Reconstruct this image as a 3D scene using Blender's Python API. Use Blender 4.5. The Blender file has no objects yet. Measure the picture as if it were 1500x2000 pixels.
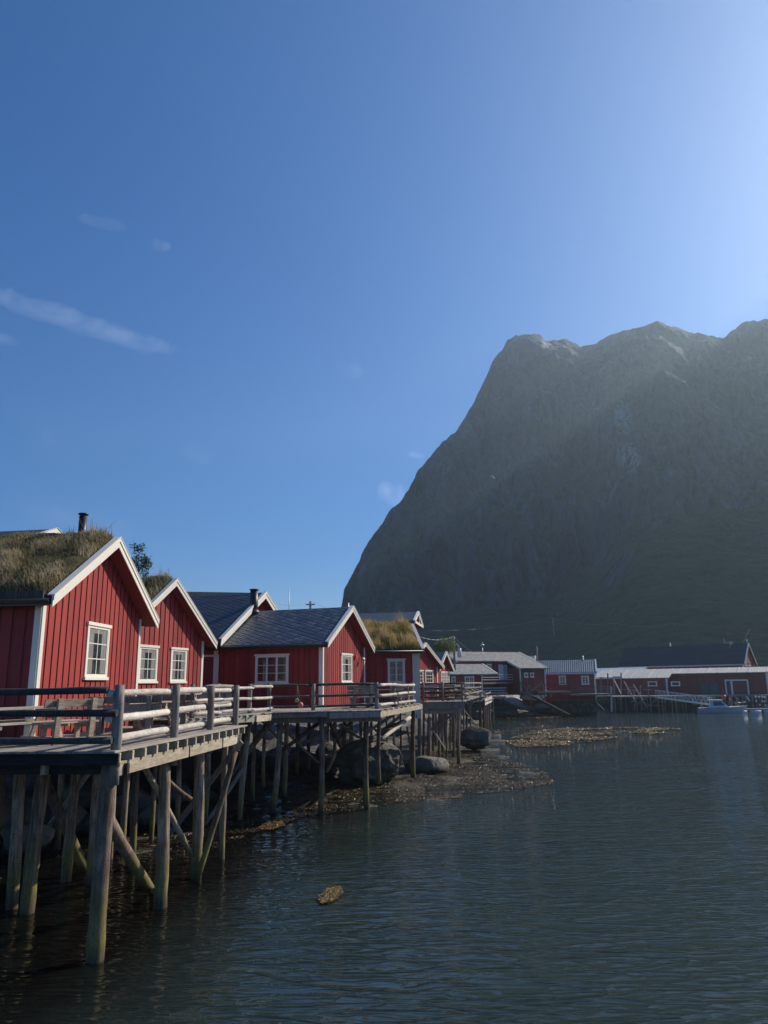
import bpy, math, random
import numpy as np
from mathutils import Vector, Matrix, noise
random.seed(7)
S = bpy.context.scene
R_ = math.radians
PI = math.pi
# ------------------------------------------------------------------ camera
EYE = 4.75
FOC = 1444.0
TH = math.atan(335/FOC)
PH = 0.0136
fw = Vector((0, math.cos(TH), math.sin(TH)))
u0 = Vector((0, -math.sin(TH), math.cos(TH)))
r0 = Vector((1, 0, 0))
rt = math.cos(PH)*r0 - math.sin(PH)*u0
up = math.cos(PH)*u0 + math.sin(PH)*r0
cd = bpy.data.cameras.new('camera')
cam = bpy.data.objects.new('camera', cd)
S.collection.objects.link(cam)
cd.sensor_fit = 'VERTICAL'; cd.sensor_height = 24.0; cd.lens = 24*FOC/2000
cd.clip_start = 0.1; cd.clip_end = 20000
m = Matrix((rt, up, -fw)).transposed().to_4x4()
m.translation = Vector((0, 0, EYE))
cam.matrix_world = m
S.camera = cam
S.render.resolution_x = 768; S.render.resolution_y = 1024
# ------------------------------------------------------------------ light
SUN_AZ, SUN_EL = 56.0, 33.5
w = bpy.data.worlds.new('World'); S.world = w; w.use_nodes = True
nt = w.node_tree
bg = nt.nodes['Background']
sky = nt.nodes.new('ShaderNodeTexSky'); sky.sky_type = 'NISHITA'; sky.sun_disc = False
sky.sun_elevation = R_(SUN_EL); sky.sun_rotation = R_(SUN_AZ)
sky.air_density = 1.0; sky.dust_density = 0.45; sky.ozone_density = 6.0; sky.altitude = 0
tc = nt.nodes.new('ShaderNodeTexCoord')
def wmath(op, a, b=None, c=None, clamp=False):
    n = nt.nodes.new('ShaderNodeMath'); n.operation = op; n.use_clamp = clamp
    for i, v in enumerate((a, b, c)):
        if v is None: continue
        if isinstance(v, (int, float)): n.inputs[i].default_value = v
        else: nt.links.new(v, n.inputs[i])
    return n.outputs[0]
def wdot(v):
    n = nt.nodes.new('ShaderNodeVectorMath'); n.operation = 'DOT_PRODUCT'
    nt.links.new(tc.outputs['Generated'], n.inputs[0]); n.inputs[1].default_value = v
    return n.outputs['Value']
def raydir(px, py):
    px = float(px); py = float(py)
    return (fw + (px-750)/FOC*rt - (py-1000)/FOC*up)
def wisp(p0, p1, width, strength, scale):
    """a faint cirrus streak between two directions of the sky"""
    a = raydir(*p0).normalized(); b = raydir(*p1).normalized()
    c = (a+b).normalized(); t = (b-a); half = t.length/2; t = (t - c*t.dot(c)).normalized(); n = c.cross(t)
    s = wmath('DIVIDE', wdot(t), half); d = wdot(n)
    nz = nt.nodes.new('ShaderNodeTexNoise'); nz.inputs['Scale'].default_value = scale; nz.inputs['Detail'].default_value = 6
    nz.inputs['Roughness'].default_value = .62; nz.inputs['Distortion'].default_value = .6
    nt.links.new(tc.outputs['Generated'], nz.inputs['Vector'])
    off = wmath('MULTIPLY', wmath('SUBTRACT', nz.outputs['Fac'], .5), width*2.6)
    d2 = wmath('DIVIDE', wmath('ADD', d, off), width)
    g = wmath('SUBTRACT', 1.0, wmath('ADD', wmath('MULTIPLY', d2, d2), wmath('POWER', wmath('ABSOLUTE', s), 4.0)), None, True)
    f = wmath('MULTIPLY', g, wmath('MULTIPLY', wmath('SUBTRACT', nz.outputs['Fac'], .32, None, True), 2.4, None, True))
    front = wmath('GREATER_THAN', wdot(c), 0.5)
    return wmath('MULTIPLY', wmath('MULTIPLY', f, front), strength)
acc = None
for a in [((-60, 560), (345, 690), .014, .8, 13), ((150, 425), (250, 445), .008, .3, 22), ((295, 475), (335, 485), .007, .35, 25),
          ((735, 950), (800, 985), .016, .7, 20), ((795, 888), (830, 893), .005, .5, 24), ((655, 715), (710, 735), .010, .22, 22),
          ((355, 870), (415, 900), .012, .25, 26), ((85, 840), (110, 870), .010, .25, 26), ((-40, 655), (40, 670), .008, .3, 22),
          ((30, 985), (260, 1045), .018, .22, 12)]:
    o = wisp(*a); acc = o if acc is None else wmath('ADD', acc, o, None, True)
mx = nt.nodes.new('ShaderNodeMixRGB'); mx.blend_type = 'ADD'
hs = nt.nodes.new('ShaderNodeHueSaturation'); hs.inputs['Saturation'].default_value = 1.26; hs.inputs['Value'].default_value = 1.0; nt.links.new(sky.outputs['Color'], hs.inputs['Color'])
nt.links.new(acc, mx.inputs['Fac']); tint = nt.nodes.new('ShaderNodeMixRGB'); tint.blend_type = 'MULTIPLY'; tint.inputs['Fac'].default_value = 1; tint.inputs['Color2'].default_value = (1.0, .905, .99, 1); nt.links.new(hs.outputs['Color'], tint.inputs['Color1'])
nt.links.new(tint.outputs['Color'], mx.inputs['Color1']); mx.inputs['Color2'].default_value = (2.4, 2.4, 2.3, 1)
nt.links.new(mx.outputs['Color'], bg.inputs['Color'])
bg.inputs['Strength'].default_value = 0.101
sd = bpy.data.lights.new('sun', 'SUN'); sun = bpy.data.objects.new('sun', sd); S.collection.objects.link(sun)
sd.energy = 5.0; sd.angle = R_(0.53); sd.color = (1.0, .89, .74)
sv = Vector((math.sin(R_(SUN_AZ))*math.cos(R_(SUN_EL)), math.cos(R_(SUN_AZ))*math.cos(R_(SUN_EL)), math.sin(R_(SUN_EL))))
sun.rotation_euler = sv.to_track_quat('Z', 'Y').to_euler()
S.view_settings.view_transform = 'Standard'; S.view_settings.look = 'None'; S.view_settings.gamma = 1
S.view_settings.exposure = 0.25
# ------------------------------------------------------------------ helpers
C = S.collection
def at(px, py, z):
    d = raydir(px, py); k = (z-EYE)/d.z
    return Vector((d.x*k, d.y*k, z))
def atY(px, py, Y):
    d = raydir(px, py); k = Y/d.y
    return Vector((d.x*k, Y, EYE+d.z*k))
def azv(a): return Vector((math.sin(R_(a)), math.cos(R_(a)), 0))
def rnd(a=0., b=1.): return random.uniform(a, b)

class MB:
    def __init__(s): s.v = []; s.f = []; s.r = []; s.s = []
    def add(s, vs, fs, r=None, smooth=False):
        o = len(s.v); s.v += [tuple(v) for v in vs]
        r = random.random() if r is None else r
        for f in fs: s.f.append(tuple(o+i for i in f)); s.r.append(r); s.s.append(smooth)
    def box(s, a, b, r=None):
        x0, y0, z0 = a; x1, y1, z1 = b
        s.add([(x0,y0,z0),(x1,y0,z0),(x1,y1,z0),(x0,y1,z0),(x0,y0,z1),(x1,y0,z1),(x1,y1,z1),(x0,y1,z1)],
              [(0,3,2,1),(4,5,6,7),(0,1,5,4),(1,2,6,5),(2,3,7,6),(3,0,4,7)], r)
    def beam(s, p, q, wd, h, r=None, upv=(0,0,1), sh=0):
        """rectangular bar from p to q (centre line), width wd sideways, height h"""
        p = Vector(p); q = Vector(q); d = (q-p).normalized(); sd_ = d.cross(Vector(upv)).normalized(); n = sd_.cross(d)
        vs = []
        for c in (p, q):
            for a_, b_ in ((-1,-1),(1,-1),(1,1),(-1,1)): vs.append(c + sd_*a_*wd/2 + n*b_*h/2)
        s.add(vs, [(0,1,2,3),(7,6,5,4),(0,4,5,1),(1,5,6,2),(2,6,7,3),(3,7,4,0)], r)
    def cyl(s, p, q, ra, rb=None, n=10, seg=1, jit=0., r=None, bend=0.):
        p = Vector(p); q = Vector(q); rb = ra if rb is None else rb
        d = (q-p).normalized(); t = Vector((0,0,1)) if abs(d.z) < .9 else Vector((1,0,0))
        e1 = d.cross(t).normalized(); e2 = d.cross(e1)
        vs = []; ba = rnd(0, 6.28)
        for k in range(seg+1):
            u = k/seg; c = p.lerp(q, u) + (e1*math.cos(ba)+e2*math.sin(ba))*bend*math.sin(PI*u)
            rr = ra+(rb-ra)*u
            if jit: rr *= 1+rnd(-jit, jit)
            for i in range(n):
                a_ = 2*PI*i/n; q_ = rr*(1+(rnd(-jit, jit)*.5 if jit else 0))
                vs.append(c+e1*math.cos(a_)*q_+e2*math.sin(a_)*q_)
        r = random.random() if r is None else r
        s.add(vs, [(k*n+i, k*n+(i+1) % n, (k+1)*n+(i+1) % n, (k+1)*n+i) for k in range(seg) for i in range(n)], r, True)
        o = len(s.v)-len(vs)
        s.f.append(tuple(o+i for i in reversed(range(n)))); s.r.append(r); s.s.append(False)
        s.f.append(tuple(o+seg*n+i for i in range(n))); s.r.append(r); s.s.append(False)
    def prism(s, poly, axis, a, b, r=None):
        """poly: list of 2D points; extruded along axis 'x','y' or 'z' from a to b"""
        n = len(poly)
        def mk(p, t): return {'x': (t, p[0], p[1]), 'y': (p[0], t, p[1]), 'z': (p[0], p[1], t)}[axis]
        vs = [mk(p, a) for p in poly]+[mk(p, b) for p in poly]
        s.add(vs, [tuple(range(n)), tuple(range(2*n-1, n-1, -1))]+[(i, i+n, (i+1) % n+n, (i+1) % n) for i in range(n)], r)
    def build(s, name, mat, parent=None, loc=None, fix=True):
        me = bpy.data.meshes.new(name); me.from_pydata(s.v, [], s.f)
        at_ = me.attributes.new('rnd', 'FLOAT', 'FACE'); at_.data.foreach_set('value', s.r)
        me.polygons.foreach_set('use_smooth', s.s)
        if fix:
            import bmesh
            bm = bmesh.new(); bm.from_mesh(me); bmesh.ops.recalc_face_normals(bm, faces=bm.faces); bm.to_mesh(me); bm.free()
        me.materials.append(mat)
        o = bpy.data.objects.new(name, me); C.objects.link(o)
        if parent is not None: o.parent = parent
        if loc is not None: o.location = loc
        return o
def tag(o, label=None, cat=None, group=None, kind=None):
    if label: o['label'] = label
    if cat: o['category'] = cat
    if group: o['group'] = group
    if kind: o['kind'] = kind
    return o
def empty(name, loc, rz=0, label=None, cat=None, group=None):
    o = bpy.data.objects.new(name, None); C.objects.link(o); o.location = loc; o.rotation_euler = (0, 0, rz)
    o.empty_display_size = .3
    return tag(o, label, cat, group)
def copy_tree(o, parent=None):
    c = o.copy(); C.objects.link(c); c.parent = parent
    for ch in list(o.children): copy_tree(ch, c)
    return c

# ------------------------------------------------------------------ materials
class MT:
    def __init__(s, name, rough=.8, spec=.3):
        s.m = bpy.data.materials.new(name); s.m.use_nodes = True; s.t = s.m.node_tree
        s.b = s.t.nodes['Principled BSDF']; s.b.inputs['Roughness'].default_value = rough
        s.b.inputs['Specular IOR Level'].default_value = spec
        s._tc = None
    def n(s, t, **k):
        x = s.t.nodes.new(t)
        for a, v in k.items():
            if a in x.inputs: s.set(x.inputs[a], v)
            else: setattr(x, a, v)
        return x
    def set(s, inp, v):
        if isinstance(v, bpy.types.NodeSocket): s.t.links.new(v, inp)
        else: inp.default_value = v
    def obj(s): return s.n('ShaderNodeTexCoord').outputs['Object']
    def pos(s): return s.n('ShaderNodeNewGeometry').outputs['Position']
    def sc(s, v, k):
        x = s.n('ShaderNodeMapping'); s.set(x.inputs['Vector'], v); x.inputs['Scale'].default_value = k; return x.outputs[0]
    def math(s, op, a, b=0., c=0., clamp=False):
        x = s.n('ShaderNodeMath', operation=op, use_clamp=clamp)
        for i, v in enumerate((a, b, c)): s.set(x.inputs[i], v)
        return x.outputs[0]
    def noise(s, v, scale=5., detail=4., rough=.55, dist=0.):
        x = s.n('ShaderNodeTexNoise'); s.set(x.inputs['Vector'], v); x.inputs['Scale'].default_value = scale
        x.inputs['Detail'].default_value = detail; x.inputs['Roughness'].default_value = rough; x.inputs['Distortion'].default_value = dist
        return x.outputs['Fac']
    def ramp(s, f, stops, interp='LINEAR'):
        x = s.n('ShaderNodeValToRGB'); s.set(x.inputs['Fac'], f); cr = x.color_ramp; cr.interpolation = interp
        while len(cr.elements) < len(stops): cr.elements.new(.5)
        for e, (p, c) in zip(cr.elements, stops):
            e.position = p; e.color = (c, c, c, 1) if isinstance(c, (int, float)) else (*c, 1)
        return x.outputs['Color']
    def mix(s, f, a, b, blend='MIX'):
        x = s.n('ShaderNodeMixRGB', blend_type=blend)
        s.set(x.inputs['Fac'], f)
        for i, v in (('Color1', a), ('Color2', b)): s.set(x.inputs[i], (*v, 1) if isinstance(v, tuple) else v)
        return x.outputs['Color']
    def rndv(s):
        x = s.n('ShaderNodeAttribute'); x.attribute_name = 'rnd'; return x.outputs['Fac']
    def objrnd(s): return s.n('ShaderNodeObjectInfo').outputs['Random']
    def col(s, c): s.set(s.b.inputs['Base Color'], (*c, 1) if isinstance(c, tuple) else c); return s
    def bump(s, h, strength=.4, dist=.02):
        x = s.n('ShaderNodeBump'); x.inputs['Strength'].default_value = strength; x.inputs['Distance'].default_value = dist
        s.set(x.inputs['Height'], h); s.set(s.b.inputs['Normal'], x.outputs[0]); return s
    def z(s):
        x = s.n('ShaderNodeSeparateXYZ'); s.set(x.inputs[0], s.pos()); return x.outputs['Z']
    def sep(s, v):
        x = s.n('ShaderNodeSeparateXYZ'); s.set(x.inputs[0], v); return x.outputs

def mat_paint(name, c, var=.25, rough=.65):
    t = MT(name, rough); o = t.obj()
    n1 = t.noise(t.sc(o, (14, 14, 1.2)), 1.5, 5, .6); n2 = t.noise(o, .9, 3)
    d = tuple(x*(1-var) for x in c); l = tuple(min(1, x*(1+var*.6)) for x in c)
    k = t.math('ADD', t.math('MULTIPLY', n1, .5), t.math('ADD', t.math('MULTIPLY', n2, .3), t.math('MULTIPLY', t.rndv(), .38)))
    t.col(t.ramp(k, [(.34, d), (.60, c), (.88, l)])); t.bump(n1, .25, .01); return t.m
M = {}
M['red'] = mat_paint('red_boards', (.275, .037, .034), .45, .6)
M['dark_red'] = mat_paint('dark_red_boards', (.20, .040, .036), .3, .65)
M['brown_red'] = mat_paint('brown_red_boards', (.27, .075, .062), .25, .75)
M['white'] = mat_paint('white_paint', (.76, .73, .64), .12, .45)
M['offwhite'] = mat_paint('aged_white_paint', (.56, .54, .50), .15, .5)
def mat_wood(name, dk, mid, lt, rough=.8, along=None, green=False):
    t = MT(name, rough, .25); o = t.obj()
    n1 = t.noise(t.sc(o, along or (12, 12, 1.0)), 1.6, 6, .65, .4); n2 = t.noise(o, 2.2, 4)
    k = t.math('ADD', t.math('MULTIPLY', n1, .75), t.math('ADD', t.math('MULTIPLY', n2, .35), t.math('MULTIPLY', t.math('SUBTRACT', t.rndv(), .5), .25)))
    c = t.ramp(k, [(.36, dk), (.56, mid), (.78, lt)])
    if green:
        z = t.z(); nn = t.math('MULTIPLY', t.math('SUBTRACT', t.noise(t.pos(), 1.7, 4), .5), 1.1)
        zz = t.math('ADD', z, nn)
        # tide marks on the timber: wet dark foot, green-yellow growth, bare wood above
        g = t.ramp(t.math('MULTIPLY', zz, .33), [(0, .1), (.06, .5), (.13, .85), (.26, .6), (.46, 0.)])
        gc = t.mix(t.noise(t.pos(), 9, 3), (.09, .08, .03), (.27, .24, .05))
        c = t.mix(g, c, gc)
        low = t.ramp(t.math('MULTIPLY', zz, .33), [(.0, 1.), (.16, .0)])
        c = t.mix(t.math('MULTIPLY', low, .8), c, (.03, .024, .014))
    sp_ = t.ramp(t.noise(t.sc(o, (26, 26, 26)), 1., 2, .6), [(.60, 0.), (.68, .6)]); c = t.mix(sp_, c, tuple(v*.6 for v in dk))
    t.col(c); t.bump(n1, .6, .02); return t.m
M['deck'] = mat_wood('weathered_deck_boards', (.14, .125, .105), (.30, .275, .24), (.43, .40, .35), along=(1.2, 14, 14))
M['deckY'] = mat_wood('weathered_deck_boards_lengthwise', (.14, .125, .105), (.30, .275, .24), (.43, .40, .35), along=(14, 1.2, 14))
M['newwood'] = mat_wood('pale_sawn_timber', (.30, .255, .18), (.46, .40, .30), (.58, .53, .42), along=(10, 1.0, 10))
M['grey'] = mat_wood('grey_round_timber', (.13, .115, .10), (.24, .22, .19), (.36, .33, .29))
M['shaderail'] = mat_wood('shaded_round_rail', (.03, .03, .032), (.06, .058, .06), (.12, .115, .11), along=(9, 9, 9))  # shaded copy of the round rail, darkened for rails facing the camera
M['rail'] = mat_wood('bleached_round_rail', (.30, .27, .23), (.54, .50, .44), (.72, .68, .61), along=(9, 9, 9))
M['pile'] = mat_wood('tidal_pile_timber', (.065, .042, .030), (.20, .145, .108), (.50, .42, .33), green=True)
M['darkwood'] = mat_wood('dark_wharf_timber', (.05, .045, .04), (.10, .09, .08), (.17, .155, .14))
M['shadewood'] = mat_wood('shade_blackened_timber', (.012, .012, .013), (.028, .027, .027), (.06, .057, .054), along=(1, 12, 12))  # new wood with the front edge's deep shade put into its colour
M['bench'] = mat_wood('pale_bench_planks', (.24, .20, .15), (.38, .33, .26), (.52, .47, .39), along=(1.5, 12, 12))
def simple(name, c, rough=.6, metal=0., spec=.5, nscale=6, var=.2):
    t = MT(name, rough, spec); n = t.noise(t.obj(), nscale, 4)
    t.col(t.ramp(n, [(.3, tuple(x*(1-var) for x in c)), (.7, tuple(min(1, x*(1+var)) for x in c))])); t.b.inputs['Metallic'].default_value = metal
    t.bump(n, .1, .005); return t.m
M['black'] = simple('black_metal', (.018, .019, .022), .45)
M['gutter'] = simple('dark_gutter', (.03, .03, .032), .4)
M['galv'] = simple('galvanised_steel', (.42, .44, .46), .45, .7)
M['paleblue'] = simple('pale_grey_fibreglass', (.50, .54, .58), .7)
M['rubber'] = simple('black_rubber', (.02, .02, .02), .8)
M['buoyred'] = simple('red_plastic_buoy', (.65, .05, .05), .4)
M['buoypink'] = simple('faded_pink_net_float', (.55, .22, .18), .6)
M['float'] = simple('yellowed_net_float', (.42, .38, .2), .6)
M['rope'] = simple('hemp_rope', (.28, .22, .13), .9)
M['skin'] = simple('skin', (.45, .26, .18), .6)
M['hair'] = simple('brown_hair', (.05, .03, .02), .7)
M['jacket'] = simple('black_jacket', (.02, .02, .025), .8)
M['trousers'] = simple('grey_trousers', (.16, .14, .12), .9)
M['gull'] = simple('white_feathers', (.75, .75, .75), .8)
M['wire'] = simple('overhead_wire', (.30, .32, .34), .6)
M['door'] = simple('grey_green_door', (.09, .11, .11), .7)
M['doorpale'] = simple('pale_container_door', (.42, .43, .50), .6)
t = MT('window_glass', .06, .6); t.col(t.ramp(t.noise(t.obj(), 1.3, 3), [(.35, (.02, .025, .03)), (.7, (.07, .075, .075))])); M['pane'] = t.m
t = MT('lace_curtain', .9, .1); t.col(t.ramp(t.noise(t.sc(t.obj(), (30, 30, 2)), 1.5, 3), [(.3, (.14, .14, .13)), (.7, (.30, .30, .28))])); M['curtain'] = t.m
def mat_slate(name, size=.36, base=((.040, .048, .058), (.085, .098, .112), (.17, .19, .21)), rough=.42, line=.20):
    t = MT(name, rough, .5); x, y, z = t.sep(t.obj())
    u = t.math('DIVIDE', x, size*1.25); v = t.math('DIVIDE', y, size*.62)
    a = t.math('ADD', u, v); b = t.math('SUBTRACT', u, v)
    fa = t.math('FRACT', a); fb = t.math('FRACT', b)
    ia = t.math('FLOOR', a); ib = t.math('FLOOR', b)
    e = t.math('MINIMUM', t.math('MINIMUM', fa, t.math('SUBTRACT', 1., fa)), t.math('MINIMUM', fb, t.math('SUBTRACT', 1., fb)))
    ln = t.math('DIVIDE', e, line, 0., True)
    cx = t.n('ShaderNodeCombineXYZ'); t.set(cx.inputs[0], ia); t.set(cx.inputs[1], ib)
    wn = t.n('ShaderNodeTexWhiteNoise'); t.set(wn.inputs['Vector'], cx.outputs[0])
    k = t.math('ADD', t.math('MULTIPLY', wn.outputs['Value'], .6), t.math('MULTIPLY', t.noise(t.obj(), 3, 5), .45))
    c = t.ramp(k, [(.15, base[0]), (.55, base[1]), (.95, base[2])])
    c = t.mix(ln, (.012, .014, .018), c)
    t.col(c)
    sl = t.math('ADD', t.math('MULTIPLY', fa, .5), t.math('MULTIPLY', t.math('SUBTRACT', 1., fb), .5))
    h = t.math('ADD', t.math('MULTIPLY', ln, .6), t.math('ADD', t.math('MULTIPLY', sl, .6), t.math('MULTIPLY', wn.outputs['Value'], .5)))
    t.bump(h, .7, .03); t.set(t.b.inputs['Roughness'], t.math('ADD', t.math('MULTIPLY', wn.outputs['Value'], .2), rough-.1)); return t.m
M['slate'] = mat_slate('diamond_slate', .42)
M['slate_blue'] = mat_slate('blue_slate', .42, ((.022, .032, .045), (.04, .055, .072), (.07, .09, .11)), .5)
def mat_shingle(name, lo, mid, hi, w_=.30, h_=.18):
    t = MT(name, .9, .2); bt = t.n('ShaderNodeTexBrick'); t.set(bt.inputs['Vector'], t.obj())
    bt.inputs['Scale'].default_value = 1; bt.inputs['Brick Width'].default_value = w_; bt.inputs['Row Height'].default_value = h_
    bt.inputs['Mortar Size'].default_value = .012; bt.inputs['Color1'].default_value = (*lo, 1); bt.inputs['Color2'].default_value = (*hi, 1); bt.inputs['Mortar'].default_value = (.03, .03, .03, 1)
    n = t.noise(t.obj(), 2.2, 6, .7)
    c = t.mix(.55, bt.outputs['Color'], t.ramp(n, [(.3, lo), (.5, mid), (.72, hi)])); t.col(c)
    t.bump(t.math('ADD', t.noise(t.obj(), 9, 4), bt.outputs['Fac']), .4, .03); return t.m
M['shingle'] = mat_shingle('grey_shingles', (.15, .15, .142), (.29, .29, .275), (.43, .43, .41))
M['darktile'] = mat_shingle('dark_roof_tiles', (.02, .022, .022), (.035, .04, .038), (.06, .065, .06), .25, .3)
M['asphaltroof'] = mat_shingle('dark_roofing_felt', (.035, .04, .048), (.045, .05, .06), (.06, .065, .075), 3., .8)
def mat_corr(name, c, period, rough=.5, metal=0.):
    t = MT(name, rough, .5); x, y, z = t.sep(t.obj())
    s_ = t.math('SINE', t.math('MULTIPLY', x, 2*PI/period)); n = t.noise(t.sc(t.obj(), (6, .6, .6)), 2, 5)
    k = t.math('ADD', t.math('MULTIPLY', s_, .18), n)
    t.col(t.ramp(k, [(.25, tuple(v*.6 for v in c)), (.55, c), (.8, tuple(min(1, v*1.2) for v in c))])); t.bump(s_, .6, .03); return t.m
M['corr'] = mat_corr('blue_grey_corrugated_iron', (.13, .165, .195), .30)
M['panelroof'] = mat_corr('pale_lichened_sheet_roof', (.50, .49, .45), .22, .7)
M['whiteroof'] = mat_corr('white_sheet_roof', (.8, .8, .76), .4, .5)
# turf
t = MT('turf_soil', .95, .1); n = t.noise(t.obj(), 3, 6, .7)
t.col(t.ramp(n, [(.3, (.035, .03, .018)), (.55, (.09, .08, .04)), (.75, (.17, .14, .075))])); t.bump(t.noise(t.obj(), 14, 5), .8, .06); M['turf'] = t.m
def mat_grass(name, cols):
    t = MT(name, .75, .2); r = t.rndv(); n = t.noise(t.obj(), 1.1, 3)
    k = t.math('ADD', t.math('MULTIPLY', r, .62), t.math('MULTIPLY', n, .45))
    t.col(t.ramp(k, [(i/(len(cols)-1)*.8+.12, c) for i, c in enumerate(cols)]))
    tr = t.n('ShaderNodeBsdfTranslucent'); t.set(tr.inputs['Color'], t.ramp(k, [(i/(len(cols)-1)*.8+.12, c) for i, c in enumerate(cols)]))
    ms = t.n('ShaderNodeMixShader'); ms.inputs[0].default_value = .35
    t.t.links.new(t.b.outputs[0], ms.inputs[1]); t.t.links.new(tr.outputs[0], ms.inputs[2])
    t.t.links.new(ms.outputs[0], t.t.nodes['Material Output'].inputs['Surface']); return t.m
M['grassdry'] = mat_grass('dry_roof_grass', [(.08, .07, .035), (.19, .16, .075), (.32, .26, .14), (.44, .36, .21), (.56, .46, .30)])
M['grassgold'] = mat_grass('golden_roof_grass', [(.09, .10, .025), (.22, .19, .05), (.43, .33, .12), (.56, .42, .19), (.62, .43, .28)])
M['leaf'] = mat_grass('green_leaves', [(.018, .035, .012), (.035, .065, .02), (.06, .10, .03), (.09, .14, .04)])
M['leafpale'] = mat_grass('pale_green_leaves', [(.05, .07, .02), (.10, .13, .04), (.16, .19, .07), (.2, .23, .09)])
# rock
def mat_rock(name, cols, scale=.6, wet=False):
    t = MT(name, .85, .3); p = t.pos(); n = t.noise(p, scale, 8, .62, .5); v = t.n('ShaderNodeTexVoronoi', feature='DISTANCE_TO_EDGE')
    t.set(v.inputs['Vector'], t.mix(.12, p, t.n('ShaderNodeTexNoise').outputs['Color'])); v.inputs['Scale'].default_value = scale*1.1
    cr = t.math('MULTIPLY', v.outputs['Distance'], 9., 0., True)
    c = t.ramp(n, [(.28, cols[0]), (.5, cols[1]), (.72, cols[2])]); c = t.mix(t.math('MULTIPLY', t.math('SUBTRACT', 1., cr), .35), c, tuple(x*.35 for x in cols[0]))
    if wet:
        z = t.math('ADD', t.z(), t.math('MULTIPLY', t.noise(p, 1.2, 4), .5))
        c = t.mix(t.ramp(z, [(.35, 1.), (.75, 0.)]), c, (.035, .028, .016))
    t.col(c); t.bump(t.math('ADD', t.noise(p, scale*5, 6, .65), t.math('MULTIPLY', cr, .25)), .9, .16); return t.m
M['rock'] = mat_rock('shore_rock', ((.06, .055, .047), (.135, .125, .107), (.24, .22, .185)), .9, True)
M['rockpale'] = mat_rock('pale_slab_rock', ((.12, .115, .105), (.22, .21, .185), (.31, .29, .25)), .35)
# ------------------------------------------------------------------ water
t = MT('fjord_water', .03, .5); t.b.inputs['IOR'].default_value = 1.33
p = t.pos()
n0 = t.noise(p, .05, 3)
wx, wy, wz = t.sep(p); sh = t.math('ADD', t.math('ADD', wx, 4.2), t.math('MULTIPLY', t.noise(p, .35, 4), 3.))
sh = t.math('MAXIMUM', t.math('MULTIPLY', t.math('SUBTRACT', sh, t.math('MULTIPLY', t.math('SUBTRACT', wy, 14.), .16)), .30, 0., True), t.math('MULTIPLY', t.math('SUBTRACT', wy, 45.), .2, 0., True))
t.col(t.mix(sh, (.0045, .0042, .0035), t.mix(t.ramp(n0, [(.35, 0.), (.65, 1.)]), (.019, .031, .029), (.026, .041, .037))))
def wmap(rot, sc3):
    x = t.n('ShaderNodeMapping'); t.set(x.inputs['Vector'], p); x.inputs['Rotation'].default_value = (0, 0, R_(rot)); x.inputs['Scale'].default_value = sc3; return x.outputs[0]
def ridge(v, scale, det, dist, pw=3.5):
    n = t.noise(v, scale, det, .5, dist); a = t.math('ABSOLUTE', t.math('SUBTRACT', t.math('MULTIPLY', n, 2.), 1.))
    return t.math('POWER', t.math('SUBTRACT', 1., t.math('MULTIPLY', a, 1.8), 0., True), pw)
w1 = ridge(wmap(9, (.36, 1.35, 1)), 1.3, 2, .6)
w2 = ridge(wmap(17, (.45, 1.5, 1)), 2.7, 1, .5, 3.)
w3 = t.noise(wmap(-12, (.6, 1.5, 1)), 8.0, 3, .6, .4)
w4 = t.noise(wmap(4, (.5, 1., 1)), .45, 2, .5, .3)
gust = t.ramp(t.noise(wmap(0, (.6, 1, 1)), .12, 4), [(.34, .35), (.62, 1.)])
h = t.math('ADD', t.math('MULTIPLY', w1, .034), t.math('ADD', t.math('MULTIPLY', w2, .015), t.math('ADD', t.math('MULTIPLY', w3, .005), t.math('MULTIPLY', w4, .05))))
t.bump(t.math('MULTIPLY', h, gust), 1.0, 1.0)
M['water'] = t.m
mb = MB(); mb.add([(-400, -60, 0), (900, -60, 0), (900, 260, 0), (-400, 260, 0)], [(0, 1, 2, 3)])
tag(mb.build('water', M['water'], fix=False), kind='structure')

# ------------------------------------------------------------------ mountain
RIDGE = [(560,1330),(600,1330),(640,1260),(668,1182),(672,1150),(690,1118),(700,1095),(715,1065),(740,1028),(770,990),(800,955),(812,928),(830,898),(862,868),(893,843),(905,820),(925,788),(945,745),(960,705),(975,685),(990,667),(1010,657),(1035,654),(1055,657),(1064,666),(1110,663),(1125,671),(1135,680),(1165,675),(1185,660),(1205,654),(1250,645),(1270,638),(1300,636),(1325,642),(1345,651),(1375,655),(1395,660),(1412,666),(1430,650),(1460,635),(1500,629),(1560,640),(1650,700),(1750,820),(1900,980),(2150,1120),(2600,1250)]
BASE = [(560,1325),(640,1290),(700,1210),(800,1190),(950,1180),(1050,1160),(1120,1090),(1200,1000),(1350,985),(1500,1010),(1700,1060),(2000,1180),(2600,1290)]
def interp(tab, x): return float(np.interp(x, [a for a, b in tab], [b for a, b in tab]))
cols = list(np.arange(560, 1560, 2.6))
XT = [(28.5, 24.6, 11.5), (31, 26.4, 11), (34, 27.0, 10), (38, 27.4, 9), (42, 27.2, 8), (46, 27.5, 7), (50, 27.2, 6), (54, 26.6, 5.5), (58, 26.0, 5), (63, 20, 4), (70, 14, 3), (80, 6, 2), (88, 1, .5)]
az_last = math.degrees(math.atan2(raydir(cols[-1], 640).x, raydir(cols[-1], 640).y)); cols += [('az', a) for a in np.arange(az_last+.6, 88, 1.2)]
rows = 230
V = []; nr = rows+26
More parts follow.
